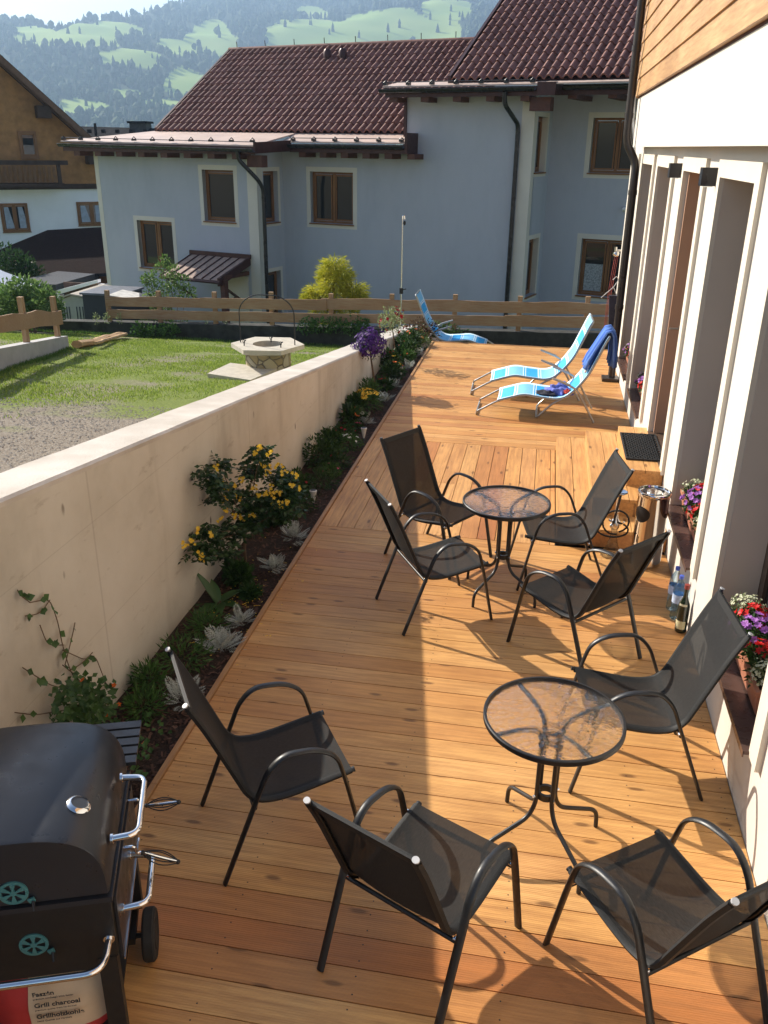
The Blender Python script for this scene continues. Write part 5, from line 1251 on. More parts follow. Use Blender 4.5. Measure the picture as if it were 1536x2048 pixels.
bushy('zinnia', 'orange-flowered plant at the far end of the bed', 'plant', -2.0, 13.85, .18, .16, 420, .06, 'lf_dark', flmat='fl_orange', fl_n=5, fl_r=.035)
bushy('reddish_shrub', 'reddish-brown leaved shrub at the far end of the concrete wall', 'shrub', -1.98, 14.65, .30, .24, 650, .055, 'lf_red', z=-.15)
bushy('grass_tuft', 'bright green grass tuft at the far corner of the deck', 'grass tuft', -1.80, 13.75, .09, .10, 260, .09, 'lf_light', W=.008)
bushy('yellow_green_plant', 'yellow-green leafy plants behind the deck in front of the plank fence', 'plant', -2.0, 16.9, .55, .20, 520, .07, 'lf_light', z=-.55, ry=.15)
for (x, y, rx, rz, mt, L_, W_, fm, lb) in ((-2.12, 6.55, .12, .14, 'lf_dark', .06, .03, None, 'dark leafy clump against the wall just past the yellow shrub'), (-2.10, 7.25, .13, .13, 'lf_dark', .05, .02, 'fl_dkred', 'dark clump with tiny red blooms between yellow shrub and green shrub'),
    (-2.13, 8.6, .11, .12, 'lf_dark', .05, .03, None, 'dark leafy clump against the wall behind the daisies'), (-2.13, 9.95, .11, .13, 'lf_dark', .06, .03, None, 'dark leaves against the wall beside the yellow gazanias'),
    (-2.10, 10.65, .13, .14, 'lf_mid', .06, .02, None, 'green clump between the gazanias and the purple tree'), (-1.92, 7.05+.75, .10, .07, 'lf_mid', .04, .01, 'fl_pink', 'low clump with pink dots by the deck edge in the middle of the bed'),
    (-2.12, 12.3, .13, .16, 'lf_dark', .06, .03, 'fl_dkred', 'dark bush against the wall left of the rose trunk'), (-2.10, 13.4, .14, .18, 'lf_dark', .06, .03, None, 'dark bush against the wall past the rose standard'),
    (-1.93, 12.8, .11, .10, 'lf_mid', .05, .02, 'fl_orange', 'green clump with orange blooms by the deck edge past the rose'), (-2.13, 4.05, .10, .09, 'lf_mid', .05, .012, None, 'feathery tuft against the wall left of the first ragwort'),
    (-2.06, 5.45, .10, .09, 'lf_dark', .05, .03, None, 'low dark leaves at the foot of the yellow shrub'), (-1.90, 5.25, .07, .05, 'lf_dark', .04, .02, None, 'tiny dark plant between the broad leaves and the deck')):
    bushy('bedding_plant', lb, 'plant', x, y, rx, rz, 420, L_, mt, 'green bedding plants', W=W_, flmat=fm, fl_n=4, fl_r=.016)
# big lily-like leaves
t = thing('canna_plant', 'plant with broad upright dark green leaves between wall and yellow shrub', 'plant', (-2.10, 5.12, BZ)); mb = MB()
for a, L, e, w_ in ((2.9, .34, 1.0, .07), (2.2, .22, .9, .08), (.6, .24, .5, .09), (5.2, .24, .35, .10), (4.4, .26, .15, .09), (-.2, .22, .2, .09), (3.6, .3, .12, .03)):
    d = Vector((math.cos(a)*math.cos(e), math.sin(a)*math.cos(e), math.sin(e))); sd = d.cross(Vector((0, 0, 1))).normalized(); n = 8; nn = sd.cross(d); v0 = len(mb.v)
    for i in range(n+1):
        q = i/n; wv = w_*math.sin(math.pi*(.06+.94*q)**.8)*.5; p = d*L*q-Vector((0, 0, .16*L*q*q)); mb.v += [p-sd*wv+nn*wv*.35, p, p+sd*wv+nn*wv*.35]
    for i in range(n): b = v0+i*3; mb.f += [(b, b+1, b+4, b+3), (b+1, b+2, b+5, b+4)]
mb.build('foliage', leafmat('broad_leaf', (.03,.08,.025), (.06,.13,.04), .35, .2), t, smooth=60)
# yellow flowering shrub on a trunk (crown read from the photo as seen from its real distance)
SX, SY = -2.12, 5.80
t = thing('yellow_shrub', 'large yellow-flowering shrub on a thin trunk against the concrete wall', 'shrub', (SX, SY, BZ)); TR = Vector((SX, SY, BZ))
CL = [(490,1000,.17),(440,985,.13),(415,950,.10),(545,1000,.16),(505,940,.13),(520,905,.10),(560,960,.12),(470,1060,.13),(420,1070,.12),(400,1100,.09),(450,1105,.08),(590,985,.09),(575,1020,.11),(500,1040,.14),(440,930,.05)]
fo = MB(); wo = MB(); fl = MB(); wo.tube([(0,0,-.02), (-.005,.0,.12), (.01,.01,.27)], .013, 7, taper=.8)
for i, (x, y, r) in enumerate(CL):
    r *= .86; xm_ = WX+.05+r*.75; c = aty(x, y, SY+ru(-.07,.10))
    if c.x < xm_: c = onpl(x, y, (xm_, 0, 0), Vector((1,0,0)))
    c = c-TR
    wo.tube([(.01,.01,.26), Vector((.01,.01,.26)).lerp(c, .5)+Vector((0,0,.02)), c], .0055, 5, taper=.5)
    for k in range(int(46*r/.12)):
        d = Vector((ru(-1,1), ru(-1,1), ru(-1,1))).normalized()*r*ru(.35, 1.0); p = c+d; sd = Vector((ru(-1,1), ru(-1,1), ru(-.6,.2))).normalized(); s2 = sd.cross(Vector((0,0,1))).normalized()
        for q in range(3):
            for g in (-1, 1): fo.leaf(p+sd*(.012+.020*q), sd*.35+s2*g+Vector((0,0,-.15)), .043, .026, None, .12)
        fo.leaf(p+sd*.075, sd, .045, .026, None, .1)
FLW = [(520,895),(540,905),(510,905),(440,965),(470,970),(455,975),(485,960),(525,930),(545,935),(535,945),(560,930),(475,995),(450,1000),(510,975),(540,975),(545,990),(560,985),(585,970),(600,975),(590,950),(575,1005),(545,1010),(470,1030),(485,1035),(440,1040),(450,1020),(505,1030),(395,1062),(382,1085),(420,1070),(400,1110),(370,1090),(405,1115),(560,1010),(530,985),(515,990),(435,935),(570,945)]
for x, y in FLW:
    c = aty(x, y, SY-.10+ru(-.04,.05)); xm_ = WX+.13+ru(0, .06)
    if c.x < xm_: c = onpl(x, y, (xm_, 0, 0), Vector((1,0,0)))
    c = c-TR
    fl = MB()
    for k in range(5): flower(fl, c+Vector((ru(-.022,.022), ru(-.02,.02), ru(-.02,.02))), ru(.012,.019), 5, (ru(-.6,.6), -1, ru(-.2,1)))
    fl.build('flower_cluster', M['fl_yellow'], t)
wo.build('trunk', M['bark'], t, smooth=60); fo.build('crown', leafmat('leaf_shrub', (.012,.035,.012), (.045,.10,.028), .4, .2), t)
# standard trees
def standard(name, lb, base, crown_px, Yc, r, mt, flm, nf, fr, tilt=0, leafn=900, leafL=.03, flw=.6):
    base = Vector(base); c = aty(*crown_px, Yc)-base; t = thing(name, lb, 'small tree', base); wo = MB(); fo = MB(); fl = MB()
    wo.tube([(0,0,-.02), c*.35+Vector((ru(-.01,.01),0,0)), c*.8, c], .011, 7, taper=.7)
    if name == 'purple_flowering_tree': wo.tube([(.03,.01,-.02), c*.4+Vector((.02,0,0)), c*.9], .007, 6)
    foliage(fo, c, r, r, r*.95, leafn, leafL, shell=.1)
    for k in range(nf):
        while True:
            d = Vector((ru(-1,1), ru(-1,1), ru(-1,1)))
            if .1 < d.length < 1: break
        d.normalize()
        if flw > .5 and d.z < -.55: continue
        k2 = 1+(.5 if nf > 50 else .2)*noise.noise((d.x*2.2+3, d.y*2.2, d.z*2.2)); p = c+d*r*k2*ru(.80, 1.08)
        if nf < 50: fl = MB()
        flower(fl, p, fr*ru(.7,1.2), 6, d); flower(fl, p+d*fr*.25, fr*.6, 5, d)
        if nf < 50: fl.build('flower', M[flm], t)
    wo.build('trunk', M['bark'], t, smooth=60); fo.build('crown', M[mt], t)
    if nf >= 50: fl.build('flowers', M[flm], t)['kind'] = 'stuff'
standard('purple_flowering_tree', 'small standard tree with a ball of deep purple flowers in the bed', (-2.10, 11.0, BZ), (739, 690), 10.95, .195, 'lf_dark', 'fl_purple', 620, .026, leafn=900)
standard('rose_standard', 'small standard rose with pale leaves and a few dark red blooms', (-2.05, 12.55, BZ), (783, 642), 12.5, .20, 'lf_pale', 'fl_dkred', 13, .042, leafn=520, leafL=.045, flw=0)
# vine on the wall near the grill
random.seed(77)
t = thing('climbing_vine', 'sparse climbing vine with heart-shaped leaves on the concrete wall above the grill', 'vine', (WX+.08, 3.75, BZ)); TR = Vector((WX+.08, 3.75, BZ)); wo = MB(); fo = MB(); fl = MB()
VN = [[(175,1400),(140,1340),(125,1290),(115,1240),(100,1200),(85,1200),(60,1205)], [(100,1200),(80,1228),(50,1232)], [(130,1330),(145,1270),(150,1245)], [(125,1300),(170,1320),(190,1310),(215,1375),(205,1360)], [(160,1385),(100,1370),(60,1345),(45,1335)], [(128,1290),(95,1290),(80,1250)], [(190,1400),(150,1350),(125,1330)], [(60,1205),(40,1190),(35,1180)], [(140,1340),(160,1330),(185,1305)], [(130,1420),(70,1430),(30,1425)]]
for P_ in VN:
    pts = [onpl(x, y, (WX+ru(.01,.035), 0, 0), Vector((1,0,0)))-TR for x, y in P_]; wo.tube(fil(pts, .05, 3), .0028, 5)
    for i in range(len(pts)-1):
        for k in range(2):
            if rnd() < .85:
                p = pts[i].lerp(pts[i+1], rnd()); d = Vector((ru(.1,.6), ru(-1,1), ru(-1,.2))).normalized(); L = ru(.030,.052); fo.leaf(p, d, L, L*.85, (1,.0,.3), .08)
for k in range(420):
    p = onpl(random.triangular(95, 240, 165), random.triangular(1345, 1475, 1420), (WX+ru(.03,.20), 0, 0), Vector((1,0,0)))-TR;  L = ru(.03,.055);
    if p.z < 0: continue
    fo.leaf(p, (ru(-.3,1), ru(-1,1), ru(-.6,.6)), L, L*.72, (.6, -.6, .8), .12)
for x_, y_ in ((165,1360),(228,1370),(212,1430),(238,1408)): fl = MB(); flower(fl, onpl(x_, y_, (WX+.12, 0, 0), Vector((1,0,0)))-TR, .016, 5, (.5, -1, .4)); fl.build('flower', M['fl_orange'], t)
wo.build('stem', M['bark'], t); fo.build('foliage', leafmat('leaf_vine', (.025,.07,.018), (.07,.15,.035), .45, .3), t)
t = thing('nasturtium', 'low leafy plant with orange flowers between grill shelf and deck edge', 'plant', (-1.93, 3.40, BZ)); fo = MB(); fl = MB()
for k in range(70): L = ru(.025,.05); fo.leaf((ru(-.14,.12), ru(-.22,.28), ru(.01,.11)), (ru(-1,1), ru(-1,1), ru(-.3,.5)), L, L*.8, (0,-.4,1), .12)
for k in range(2): fl = MB(); flower(fl, (ru(-.1,.08), ru(-.1,.2), ru(.08,.13)), .014, 5, (.2,-.6,1)); fl.build('flower', M['fl_orange'], t)
fo.build('foliage', M['lf_mid'], t)
# solar path lights
for (x, y, lb) in ((-1.88, 6.98, 'nearest white solar light, past the yellow shrub'), (-1.81, 8.90, 'middle white solar light, by the white daisies'), (-1.87, 11.80, 'farthest white solar light, below the purple tree')):
    t = thing('solar_light', lb, 'light', (x, y, BZ), group='white solar stake lights in the bed'); mb = MB(); mb.lathe([(0,.05), (.008,.05), (.014,.07), (.030,.15), (.034,.165), (.030,.17), (0,.172)], n=14); mb.build('lamp_body', M['whitepl'], t, smooth=50)
    mb = MB(); mb.tube([(0,0,-.02), (0,0,.055)], .005, 6); mb.build('stake', M['anthra'], t); mb = MB(); mb.lathe([(.026,.1725), (0,.174)], n=14); mb.build('solar_cell', M['anthra'], t)
# flower boxes
random.seed(91)
for (y0, y1, z, lb) in ((3.74, 4.60, .445, 'terracotta flower box on the nearest window sill, bottom right'), (5.60, 6.44, .445, 'terracotta flower box on the sill above the bottles'), (9.45, 10.2, .375, 'terracotta flower box on the third sill, just past the door'), (11.2, 12.0, .345, 'terracotta flower box on the farthest sill beside the downpipe')):
    X0 = 1.165; L = y1-y0; t = thing('flower_box', lb, 'flower box', (X0, y0, z), group='flower boxes on the window sills')
    mb = MB(); Wd, Hh = .17, .145
    def ringp(k, zz, ins): return [(-k+ins, -k+ins, zz), (Wd+k-ins, -k+ins, zz), (Wd+k-ins, L+k-ins, zz), (-k+ins, L+k-ins, zz)]
    rr = [ringp(-.015, 0, 0), ringp(0, Hh-.03, 0), ringp(.010, Hh-.03, 0), ringp(.012, Hh, 0), ringp(.012, Hh, .022), ringp(.0, Hh-.03, .015)]; mb.v = [p for r_ in rr for p in r_]
    mb.f = [(i*4+j, i*4+(j+1)%4, (i+1)*4+(j+1)%4, (i+1)*4+j) for i in range(5) for j in range(4)]+[(3,2,1,0)]; mb.build('trough', M['terracotta'], t)
    mb = MB(); mb.box(.012, Wd-.012, .012, L-.012, .10, Hh-.025); mb.build('soil', M['soil'], t)
    for nm, mt, cs, L_, fm, fr, fn in (('green_foliage', 'lf_dark', [(.08, q*L, .15, .10) for q in (.2,.4,.6,.8)], .04, None, 0, 0), ('white_alyssum', 'lf_pale', [(.07, .12*L, .16, .085), (.09, .88*L, .17, .10)], .028, 'fl_cream', .011, 110),
        ('red_verbena', 'lf_dark', [(.05, .33*L, .17, .08), (.10, .72*L, .20, .08)], .035, 'fl_red', .026, 20), ('purple_asters', 'lf_dark', [(.07, .53*L, .19, .12)], .035, 'fl_lilac', .024, 42)):
        for grp in ([cs] if nm == 'green_foliage' else [[q] for q in cs]):
          fo = MB(); fl = MB(); FLB = []
          for cx, cyy, cz, r in grp:
            foliage(fo, (cx, cyy, cz), r, r, r*.75, int(150*r/.1), L_, shell=.2)
            for k in range(fn):
                a = ru(0, 6.28); e = ru(-.1, 1.5); d = Vector((math.cos(a)*math.cos(e), math.sin(a)*math.cos(e), math.sin(e)))*ru(.8, 1.2); flower(fl, (cx+d.x*r*1.05, cyy+d.y*r*1.05, cz+d.z*r*.85), fr, 7 if fr > .015 else 5, d)
                if fr > .015: FLB.append(fl); fl = MB()
          o = fo.build(nm, M[mt], t)
          for q_ in FLB: q_.build('flower', M[fm], o)
          if fm and fr <= .015: fl.build('flowers', M[fm], o)['kind'] = 'stuff'
# shrubs beyond the lawn
random.seed(41)
def crown(mb, clumps, n, L, W=None):
    for (x, y, z, r, rz) in clumps: foliage(mb, (x, y, z), r, r, rz, int(n*r), L, W, shell=.25)
p = aty(668, 600, 18.2); t = thing('golden_conifer', 'golden yellow-green conifer with drooping tips behind the plank fence', 'shrub', (p.x, p.y, -2.2)); mb = MB(); zb = 2.2
CONS = [(668,532,.30),(655,550,.24),(685,552,.24),(668,575,.36),(632,585,.28),(708,582,.30),(645,610,.30),(695,612,.30),(668,640,.30),(620,600,.2),(718,600,.2)]
for x, y, r in CONS:
    c = aty(x, y, 18.2+ru(-.15,.15))-Vector((p.x, p.y, -2.2))
    for k in range(int(3400*r)):
        d = Vector((ru(-1,1), ru(-1,1), ru(-1,1))).normalized()*r*ru(.25, 1); q = c+Vector((d.x, d.y, d.z*.7)); mb.leaf(q, (d.x*1.2, d.y*1.2, -.35*r+ru(-.1,.25)), ru(.08,.16), .017)
mb.build('crown', M['lf_gold'], t); mb = MB(); mb.tube([(0,0,0), (0,0,2.6)], .06, 7, taper=.5); mb.build('trunk', M['bark'], t)
p = aty(330, 600, 18.2); t = thing('robinia_bush', 'light green airy bush growing up behind the plank fence left of the canopy', 'shrub', (p.x, p.y, -2.2)); mb = MB(); wo = MB()
for x, y, r in ((330,518,.10),(322,535,.14),(345,540,.14),(300,555,.18),(335,560,.25),(362,562,.20),(312,580,.26),(345,585,.26),(300,600,.2),(375,585,.18),(325,620,.28),(300,640,.22),(350,640,.25),(330,655,.2),(290,560,.1)):
    c = aty(x, y, 18.2+ru(-.15,.15))-Vector((p.x, p.y, -2.2)); foliage(mb, c, r, r, r*.8, int(620*r), .075, .045, shell=.1); wo.tube([(0, 0, .3), Vector((0,0,.3)).lerp(c, .6)+Vector((0,0,.1)), c], .012, 5, taper=.4)
mb.build('crown', M['lf_light'], t); wo.tube([(0,0,-.2), (0,0,.6)], .035, 6); wo.build('trunk', M['bark'], t)
p = aty(60, 620, 17.0); t = thing('hedge_shrub', 'leafy bright green shrub behind the rail fence at the left edge', 'shrub', (p.x, p.y, -.95)); mb = MB()
for x, y, r in ((20,590,.35),(45,575,.3),(70,590,.35),(95,600,.3),(30,615,.4),(60,620,.4),(90,625,.3),(0,620,.35),(110,630,.2),(-20,600,.4),(112,612,.15)):
    c = aty(x, y, 17.0+ru(-.2,.25))-Vector((p.x, p.y, -.95)); foliage(mb, c, r, r, r*.8, int(950*r), .10, .06, shell=.2)
mb.build('crown', M['lf_light'], t); mb = MB()
for k in range(5): mb.tube([(0, 0, 0), (ru(-.5,.5), ru(-.2,.2), .9)], .015, 5)
mb.build('trunk', M['bark'], t)
p = aty(650, 650, 17.0); t = thing('ivy_patch', 'dark green ivy spilling over the retaining wall below the golden conifer', 'plant', (p.x, p.y, -.55)); mb = MB()
for x, r in ((615,.22),(640,.26),(670,.26),(700,.24),(725,.16)): foliage(mb, aty(x, 652, 17.15)-Vector((p.x, p.y, -.55)), r, .12, .17, 190, .06, .045, shell=.1)
mb.build('foliage', M['lf_mid'], t)
p = aty(300, 655, 17.3); t = thing('ground_ivy', 'leafy weeds at the foot of the robinia bush on the retaining wall', 'plant', (p.x, p.y, -.7)); mb = MB()
for x, r in ((280,.2),(310,.24),(340,.22)): foliage(mb, aty(x, 660, 17.3)-Vector((p.x, p.y, -.7)), r, .12, .15, 170, .07, .05, shell=.1)
mb.build('foliage', M['lf_mid'], t)
for x, lb in ((193, 'pale grey-green herb on the retaining wall, left of the fence end post'), (214, 'pale grey-green herb at the foot of the fence end post'), (240, 'pale grey-green herb just right of the fence end post'), (415, 'small weed on the retaining wall below the canopy'), (450, 'small weed on the retaining wall left of the well arch')):
    c = aty(x, 645, 17.55); t = thing('herb_tuft', lb, 'plant', (c.x, c.y, fz(c.x)), group='herb tufts on the retaining wall'); mb = MB(); foliage(mb, (0, 0, .10), .07, .07, .11, 70, .05, .02, shell=.1); mb.build('foliage', M['lf_pale'], t)
# taller grass along the far walls
mb = MB()
for k in range(5200):
    if rnd() < .6: x = ru(-12, -2.7); y = fy(x)-.03-abs(random.gauss(0, .10)); z = lz(x, y)
    else: s_ = rnd()*6; q = lw(s_); x, y = q.x+abs(random.gauss(0, .06)), q.y; z = lz(x, y)
    h = ru(.025, .075); a = ru(0, 6.28); dx, dy = math.cos(a)*.006, math.sin(a)*.006
    n = len(mb.v); mb.v += [(x-dx, y-dy, z), (x+dx, y+dy, z), (x+ru(-.04,.04), y+ru(-.04,.04), z+h)]; mb.f.append((n, n+1, n+2))
tag(mb.build('verge_grass', M['grass2']), 'longer grass growing along the foot of the walls', 'grass', kind='stuff')
# ================================================================== NEIGHBOURS
# chalet on the left
CP = (-22, 38, 0); ch = thing('wooden_chalet', 'dark wooden chalet with a white lower floor, gable and balcony at the left', 'house', CP, R(38))
def loc(x, y, Y=38): p = aty(x, y, Y); return (p.x-CP[0], p.y-CP[1], p.z)
CMI = (Matrix.Translation(CP) @ Matrix.Rotation(R(38), 4, 'Z')).inverted()
def lc(x, y, off=0.0):
    n = Matrix.Rotation(R(38), 3, 'Z') @ Vector((0, 1, 0)); return CMI @ onpl(x, y, Vector(CP)+n*off, n)
a = lc(192, 372); xr = a.x+.15; z1 = a.z; xl = -9
mb = MB(); mb.box(xl, xr, 0, 9, -4, z1); mb.build('wall', M['white'], ch)
rp = lc(182, 272, -1.0); rq = lc(0, 108, -1.0); sl_ = (rq.z-rp.z)/(rq.x-rp.x); zt = rp.z+.25
mb = MB(); xm = (xl+xr)/2; mb.prism([(xl, -.02, z1), (xr, -.02, z1), (xr, -.02, rp.z+(xr-rp.x)*sl_-.35), (xm, -.02, rp.z+(xm-rp.x)*sl_-.35), (xl, -.02, rp.z+(xr-rp.x)*sl_-.35)], (0, 8.9, 0)); mb.build('upper_wall', M['wood_dark'], ch)
mb = MB(); e = xr+.9
def rz_(x): return rp.z+(x-rp.x)*sl_
for sgn in (1, -1):
    X = (lambda x: x) if sgn == 1 else (lambda x: 2*xm-x)
    mb.prism([(X(e), -1.0, rz_(e)), (X(xm), -1.0, rz_(xm)), (X(xm), -1.0, rz_(xm)-.14), (X(e), -1.0, rz_(e)-.14)], (0, 11, 0))
mb.build('roof', M['pavroof'], ch)
mb = MB()
mb.prism([(e, -1.06, rz_(e)-.03), (xm, -1.06, rz_(xm)-.03), (xm, -1.06, rz_(xm)-.33), (e, -1.06, rz_(e)-.33)], (0, .05, 0)); mb.prism([(xr+.2, -.55, rz_(xr+.2)-.15), (xm, -.55, rz_(xm)-.15), (xm, -.55, rz_(xm)-.38), (xr+.2, -.55, rz_(xr+.2)-.38)], (0, .12, 0)); split_build(mb, 'verge_board', simple('verge_wood', (.13,.06,.03), .6), ch)
mb = MB()
for x, y in ((85, 222), (185, 315)): q = lc(x, y, -.3); mb.box(q.x-.28, q.x+.28, -.9, .0, q.z-.28, q.z+.2)
split_build(mb, 'purlin_end', M['wood_vdark'], ch)
mb = MB(); q0, q1 = lc(0, 324, -1.0), lc(135, 322, -1.0); q2 = lc(120, 368, -1.0); mb.box(xl, q1.x, -1.05, -.95, q1.z-.16, q1.z+.02); mb.box(xl, q2.x+.2, -1.0, 0, q2.z-.12, q2.z+.02); mb.box(q2.x-.05, q2.x+.1, -1.05, -.9, q2.z, q1.z); mb.box(xl, xr+.05, -.12, -.02, z1-.12, z1+.1); mb.build('balcony', M['wood_vdark'], ch)
mb = MB(); x = q2.x-.15
while x > xl+2: mb.box(x-.085, x+.02, -1.02, -.99, q2.z+.06, q1.z-.22); x -= .2
split_build(mb, 'baluster', simple('baluster_wood', (.16,.075,.03), .7), ch)
for x0_, y0_, x1_, y1_, s in ((35,262,78,316,1), (-2,407,62,463,2), (152,404,215,450,2)):
    a, b = lc(x0_, y0_, -.05), lc(x1_, y1_, -.05); window(ch, (a.x, -.05 if y0_ < 300 else .0, b.z), (1,0,0), (0,-1,0), b.x-a.x, a.z-b.z, s, trim=y0_ > 300, trimm=M['white'], depth=-.06, fw=.1)
    mb = MB(); w_ = b.x-a.x; 
    for k in range(s): mb.prism([(a.x+w_*k/s+.16, .02 if y0_ > 300 else -.03+.0, a.z-.14), (a.x+w_*(k+.42)/s+.1, .02, a.z-.14), (a.x+w_*(k+.72)/s+.1, .02, b.z+.14), (a.x+w_*k/s+.16, .02, b.z+.14)], (0, .004, 0))
    if y0_ > 300: 
        for v_ in range(len(mb.v)): mb.v[v_] = (mb.v[v_][0], mb.v[v_][1]-.070, mb.v[v_][2])
        mb.build('curtain', simple('net_curtain', (.35,.40,.48), .8, var=.2), ch)
# dark hipped pavilion roof
pv = thing('pavilion', 'dark brown hipped roof on timber posts in front of the chalet', 'pavilion', (-17, 29, -2)); PO = Vector((-17, 29, -2))
def pp_(x, y, Y): return aty(x, y, Y)-PO
A, B, C_, D = pp_(95, 460, 31), pp_(240, 452, 31), pp_(235, 545, 27.5), pp_(66, 553, 27.5); E_ = pp_(-40, 515, 31)
mb = MB(); mb.add([A, B, C_, D, E_], [(3,2,1,0), (4,3,0)]); mb.add([A, B, B+Vector((0,4,-1.6)), E_+Vector((0,4,-1)), E_], [(0,1,2,3,4)]); mb.build('roof', M['pavroof'], pv)
mb = MB(); mb.prism([D, C_, C_+Vector((0,0,-.10)), D+Vector((0,0,-.10))], (0, .1, 0)); mb.build('gutter', M['gutter'], pv)
mb = MB(); mb.prism([D+Vector((.1,.3,-.10)), C_+Vector((0,.3,-.10)), C_+Vector((0,.3,-.42)), D+Vector((.1,.3,-.42))], (0, .2, 0)); mb.prism([E_+Vector((0,.1,-.08)), D+Vector((.0,.1,-.08)), D+Vector((.0,.1,-.4)), E_+Vector((0,.1,-.4))], (0, .1, 0)); mb.build('fascia_beam', simple('fascia_wood', (.22,.10,.04), .6, var=.2), pv)
mb = MB()
for x in (.6, 2.6): q = D+Vector((x, .5, -.4)); mb.box(q.x-.1, q.x+.1, q.y-.1, q.y+.1, q.z-1.8, q.z)
split_build(mb, 'post', M['wood_vdark'], pv)
mb = MB(); q = D+Vector((-3, 3.2, -.4)); mb.box(q.x, q.x+7, q.y, q.y+.2, q.z-2.2, q.z+.2); mb.build('back_wall', M['anthra'], pv)
q = aty(112, 575, 25); ow = thing('outbuilding', 'low white-framed outbuilding below the dark hipped roof', 'outbuilding', (q.x, 25, -2.6)); a, b = aty(108, 583, 25), aty(190, 562, 25)
mb = MB(); w_ = b.x-a.x; mb.prism([(0,0,a.z+2.6-.1), (w_,0,b.z+2.6-.05), (w_,0,b.z+2.6+.04), (0,0,a.z+2.6+.04)], (0, .2, 0)); mb.box(0, .12, 0, .2, 0, a.z+2.5); mb.box(w_, w_+.12, 0, .2, 0, b.z+2.5); mb.build('frame', M['white'], ow)
mb = MB(); mb.box(.12, w_, .25, .3, 0, 1.55); mb.build('interior_wall', simple('dim_interior', (.10,.06,.045), .8, var=.5, sc=3), ow)
mb = MB(); mb.box(w_+.12, w_+3, .0, 3, 0, 1.55); mb.box(-1.5, -.0, .0, 3, 0, 1.5); split_build(mb, 'wall', M['anthra'], ow)
# grey metal shed
sh = thing('garden_shed', 'small pale grey metal garden shed with a low gable roof', 'shed', (-12.4, 21.6, -1.9)); SO = Vector((-12.4, 21.6, -1.9))
def sp_(x, y, Y=21.6): return aty(x, y, Y)-SO
a, b, g_, d1, d0 = sp_(104, 604), sp_(186, 597), sp_(143, 589), sp_(190, 645), sp_(122, 642)
mb = MB(); mb.prism([(a.x, 0, -.6), (b.x, 0, -.6), (b.x, 0, b.z-.03), (g_.x, 0, g_.z-.03), (a.x, 0, a.z-.03)], (0, 1.6, 0)); mb.build('wall', M['shed'], sh)
mb = MB()
for q0, q1 in ((a, g_), (g_, b)): mb.prism([(q0.x-.06*(q0 is a), -.08, q0.z), (q1.x+.06*(q1 is b), -.08, q1.z), (q1.x+.06*(q1 is b), -.08, q1.z+.035), (q0.x-.06*(q0 is a), -.08, q0.z+.035)], (0, 1.8, 0))
mb.build('roof', M['shedroof'], sh)
mb = MB()
for x in list(range(128, 142, 5))+list(range(153, 186, 6)): q = sp_(x, 612); mb.box(q.x-.012, q.x+.012, -.012, -.001, -.6, q.z-.02)
split_build(mb, 'panel_rib', M['anthra'], sh)
db = thing('dark_container', 'dark anthracite storage box between the grey shed and the blue house', 'container', (-10.9, 20.6, -1.9)); SO = Vector((-10.9, 20.6, -1.9))
a, b = aty(190, 590, 20.6)-SO, aty(222, 577, 20.6)-SO
mb = MB(); mb.box(a.x-.35, b.x+.25, 0, 1.2, -.8, a.z); mb.build('body', M['anthra'], db); mb = MB(); mb.box(a.x-.4, b.x+.3, -.05, 1.25, a.z, a.z+.05); mb.build('lid', simple('container_lid', (.14,.15,.18), .5), db)
q0 = aty(222, 588, 18.9); wt = thing('white_tarp', 'pale flat cover over a box at the corner of the blue house', 'cover', (q0.x, 18.9, -.9)); SO = Vector((q0.x, 18.9, -.9))
mb = MB(); P_ = [aty(215, 590, 18.4)-SO, aty(245, 579, 19.4)-SO, aty(300, 590, 19.3)-SO, aty(296, 603, 18.4)-SO]; mb.prism(P_, (0, 0, -.05)); mb.build('cover', simple('pale_cover', (.55,.53,.48), .7), wt); mb = MB(); mb.box(P_[0].x+.1, P_[3].x-.05, .05-.4, .4, -1.6, P_[0].z-.08); mb.build('box', M['anthra'], wt)
tp = aty(40, 570, 24); tr = thing('blue_canopy', 'sloping blue-grey tarpaulin roof at the left edge', 'canopy', (tp.x, 24, -2)); SO = Vector((tp.x, 24, -2)); mb = MB(); P_ = [aty(-60, 505, 26)-SO, aty(5, 542, 24.5)-SO, aty(92, 574, 23.5)-SO, aty(-60, 590, 22.5)-SO]; mb.prism(P_, (0, 0, -.04)); mb.build('tarpaulin', M['tarp'], tr)
mb = MB(); mb.tube([P_[2], P_[2]+Vector((-.1, .1, -1.8))], .04, 6); mb.tube([P_[3], P_[3]+Vector((0, 0, -1.6))], .04, 6); mb.build('pole', M['anthra'], tr)
p = aty(30, 540, 27); t = thing('dark_conifer', 'very dark conifer behind the blue-grey tarpaulin', 'tree', (p.x, p.y, -3)); mb = MB()
for x, y, r in ((20,530,.7),(60,555,.6),(-20,520,.8),(95,580,.5),(10,560,.7),(45,535,.45)): foliage(mb, aty(x, y, 27)-Vector((p.x, p.y, -3)), r, r, r*.8, 420, .16, .07, shell=.2)
mb.build('crown', M['lf_dark'], t); mb = MB(); mb.tube([(0,0,0), (0,0,2.3)], .12, 7); mb.build('trunk', M['bark'], t)
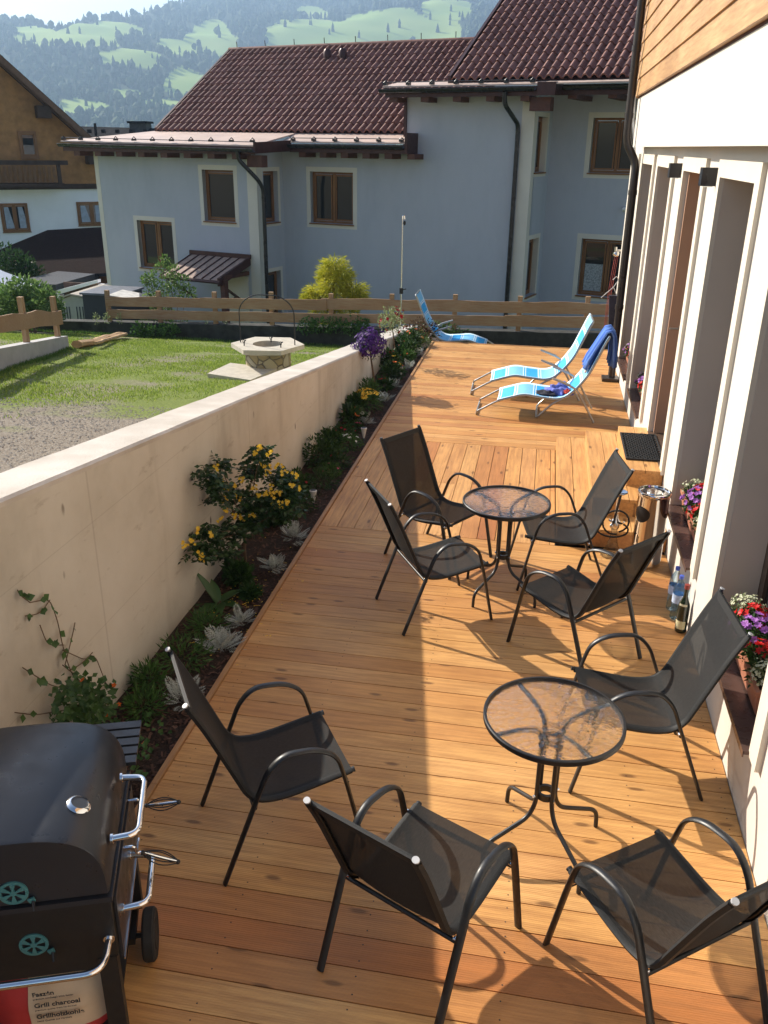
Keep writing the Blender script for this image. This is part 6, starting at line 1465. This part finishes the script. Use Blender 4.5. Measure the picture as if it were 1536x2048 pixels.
# slate roof with chimney behind
sr = thing('slate_roofed_house', 'dark slate roof with a square chimney showing between chalet and blue house', 'house', (-21.5, 46, 0)); SO = Vector((-21.5, 46, 0))
a, b = aty(130, 252, 46)-SO, aty(330, 257, 46)-SO; mb = MB(); mb.prism([(a.x, 0, a.z), (b.x, 0, b.z), (b.x, -3.5, b.z-1.5), (a.x, -3.5, a.z-1.5)], (0, 0, -.15)); mb.prism([(a.x, 0, a.z), (b.x, 0, b.z), (b.x, 3.5, b.z-1.5), (a.x, 3.5, a.z-1.5)], (0, 0, -.15)); mb.build('roof', M['slate'], sr)
mb = MB(); mb.box(a.x+.3, b.x-.3, -3, 3, -6, a.z-1.3); mb.build('wall', M['white'], sr)
a, b = aty(258, 243, 45.5)-SO, aty(292, 258, 45.5)-SO; mb = MB(); mb.box(a.x, b.x, -.5, .2, b.z-1, a.z-.08); mb.build('chimney', simple('chimney_render', (.10,.10,.095), .9), sr); mb = MB(); mb.box(a.x-.08, b.x+.08, -.6, .3, a.z-.08, a.z+.02); mb.build('chimney_cap', M['slate'], sr)
mb = MB(); a = aty(197, 262, 45)-SO
for x in range(150, 300, 28): q = aty(x, 264, 44.8)-SO; mb.box(q.x-.1, q.x+.1, q.y, q.y+.1, q.z-.05, q.z+.12)
mb.tube([(a.x, a.y-.3, a.z-.6), (a.x, a.y-.3, a.z+.35)], .07, 8); mb.build('vent_pipe', M['gutter'], sr)
# ================================================================== HAZE
m = bpy.data.materials.new('valley_haze'); m.use_nodes = True; t_ = m.node_tree; t_.nodes.clear(); o_ = t_.nodes.new('ShaderNodeOutputMaterial'); v_ = t_.nodes.new('ShaderNodeVolumePrincipled')
v_.inputs['Density'].default_value = .00036; v_.inputs['Color'].default_value = (.48, .70, 1.0, 1); v_.inputs['Anisotropy'].default_value = .4; t_.links.new(v_.outputs[0], o_.inputs['Volume'])
mb = MB(); mb.box(-2900, 2900, -40, 3450, -110, 395); o = mb.build('haze', m); tag(o, 'pale blue haze lying over the valley', 'haze', kind='stuff'); o.display_type = 'WIRE'
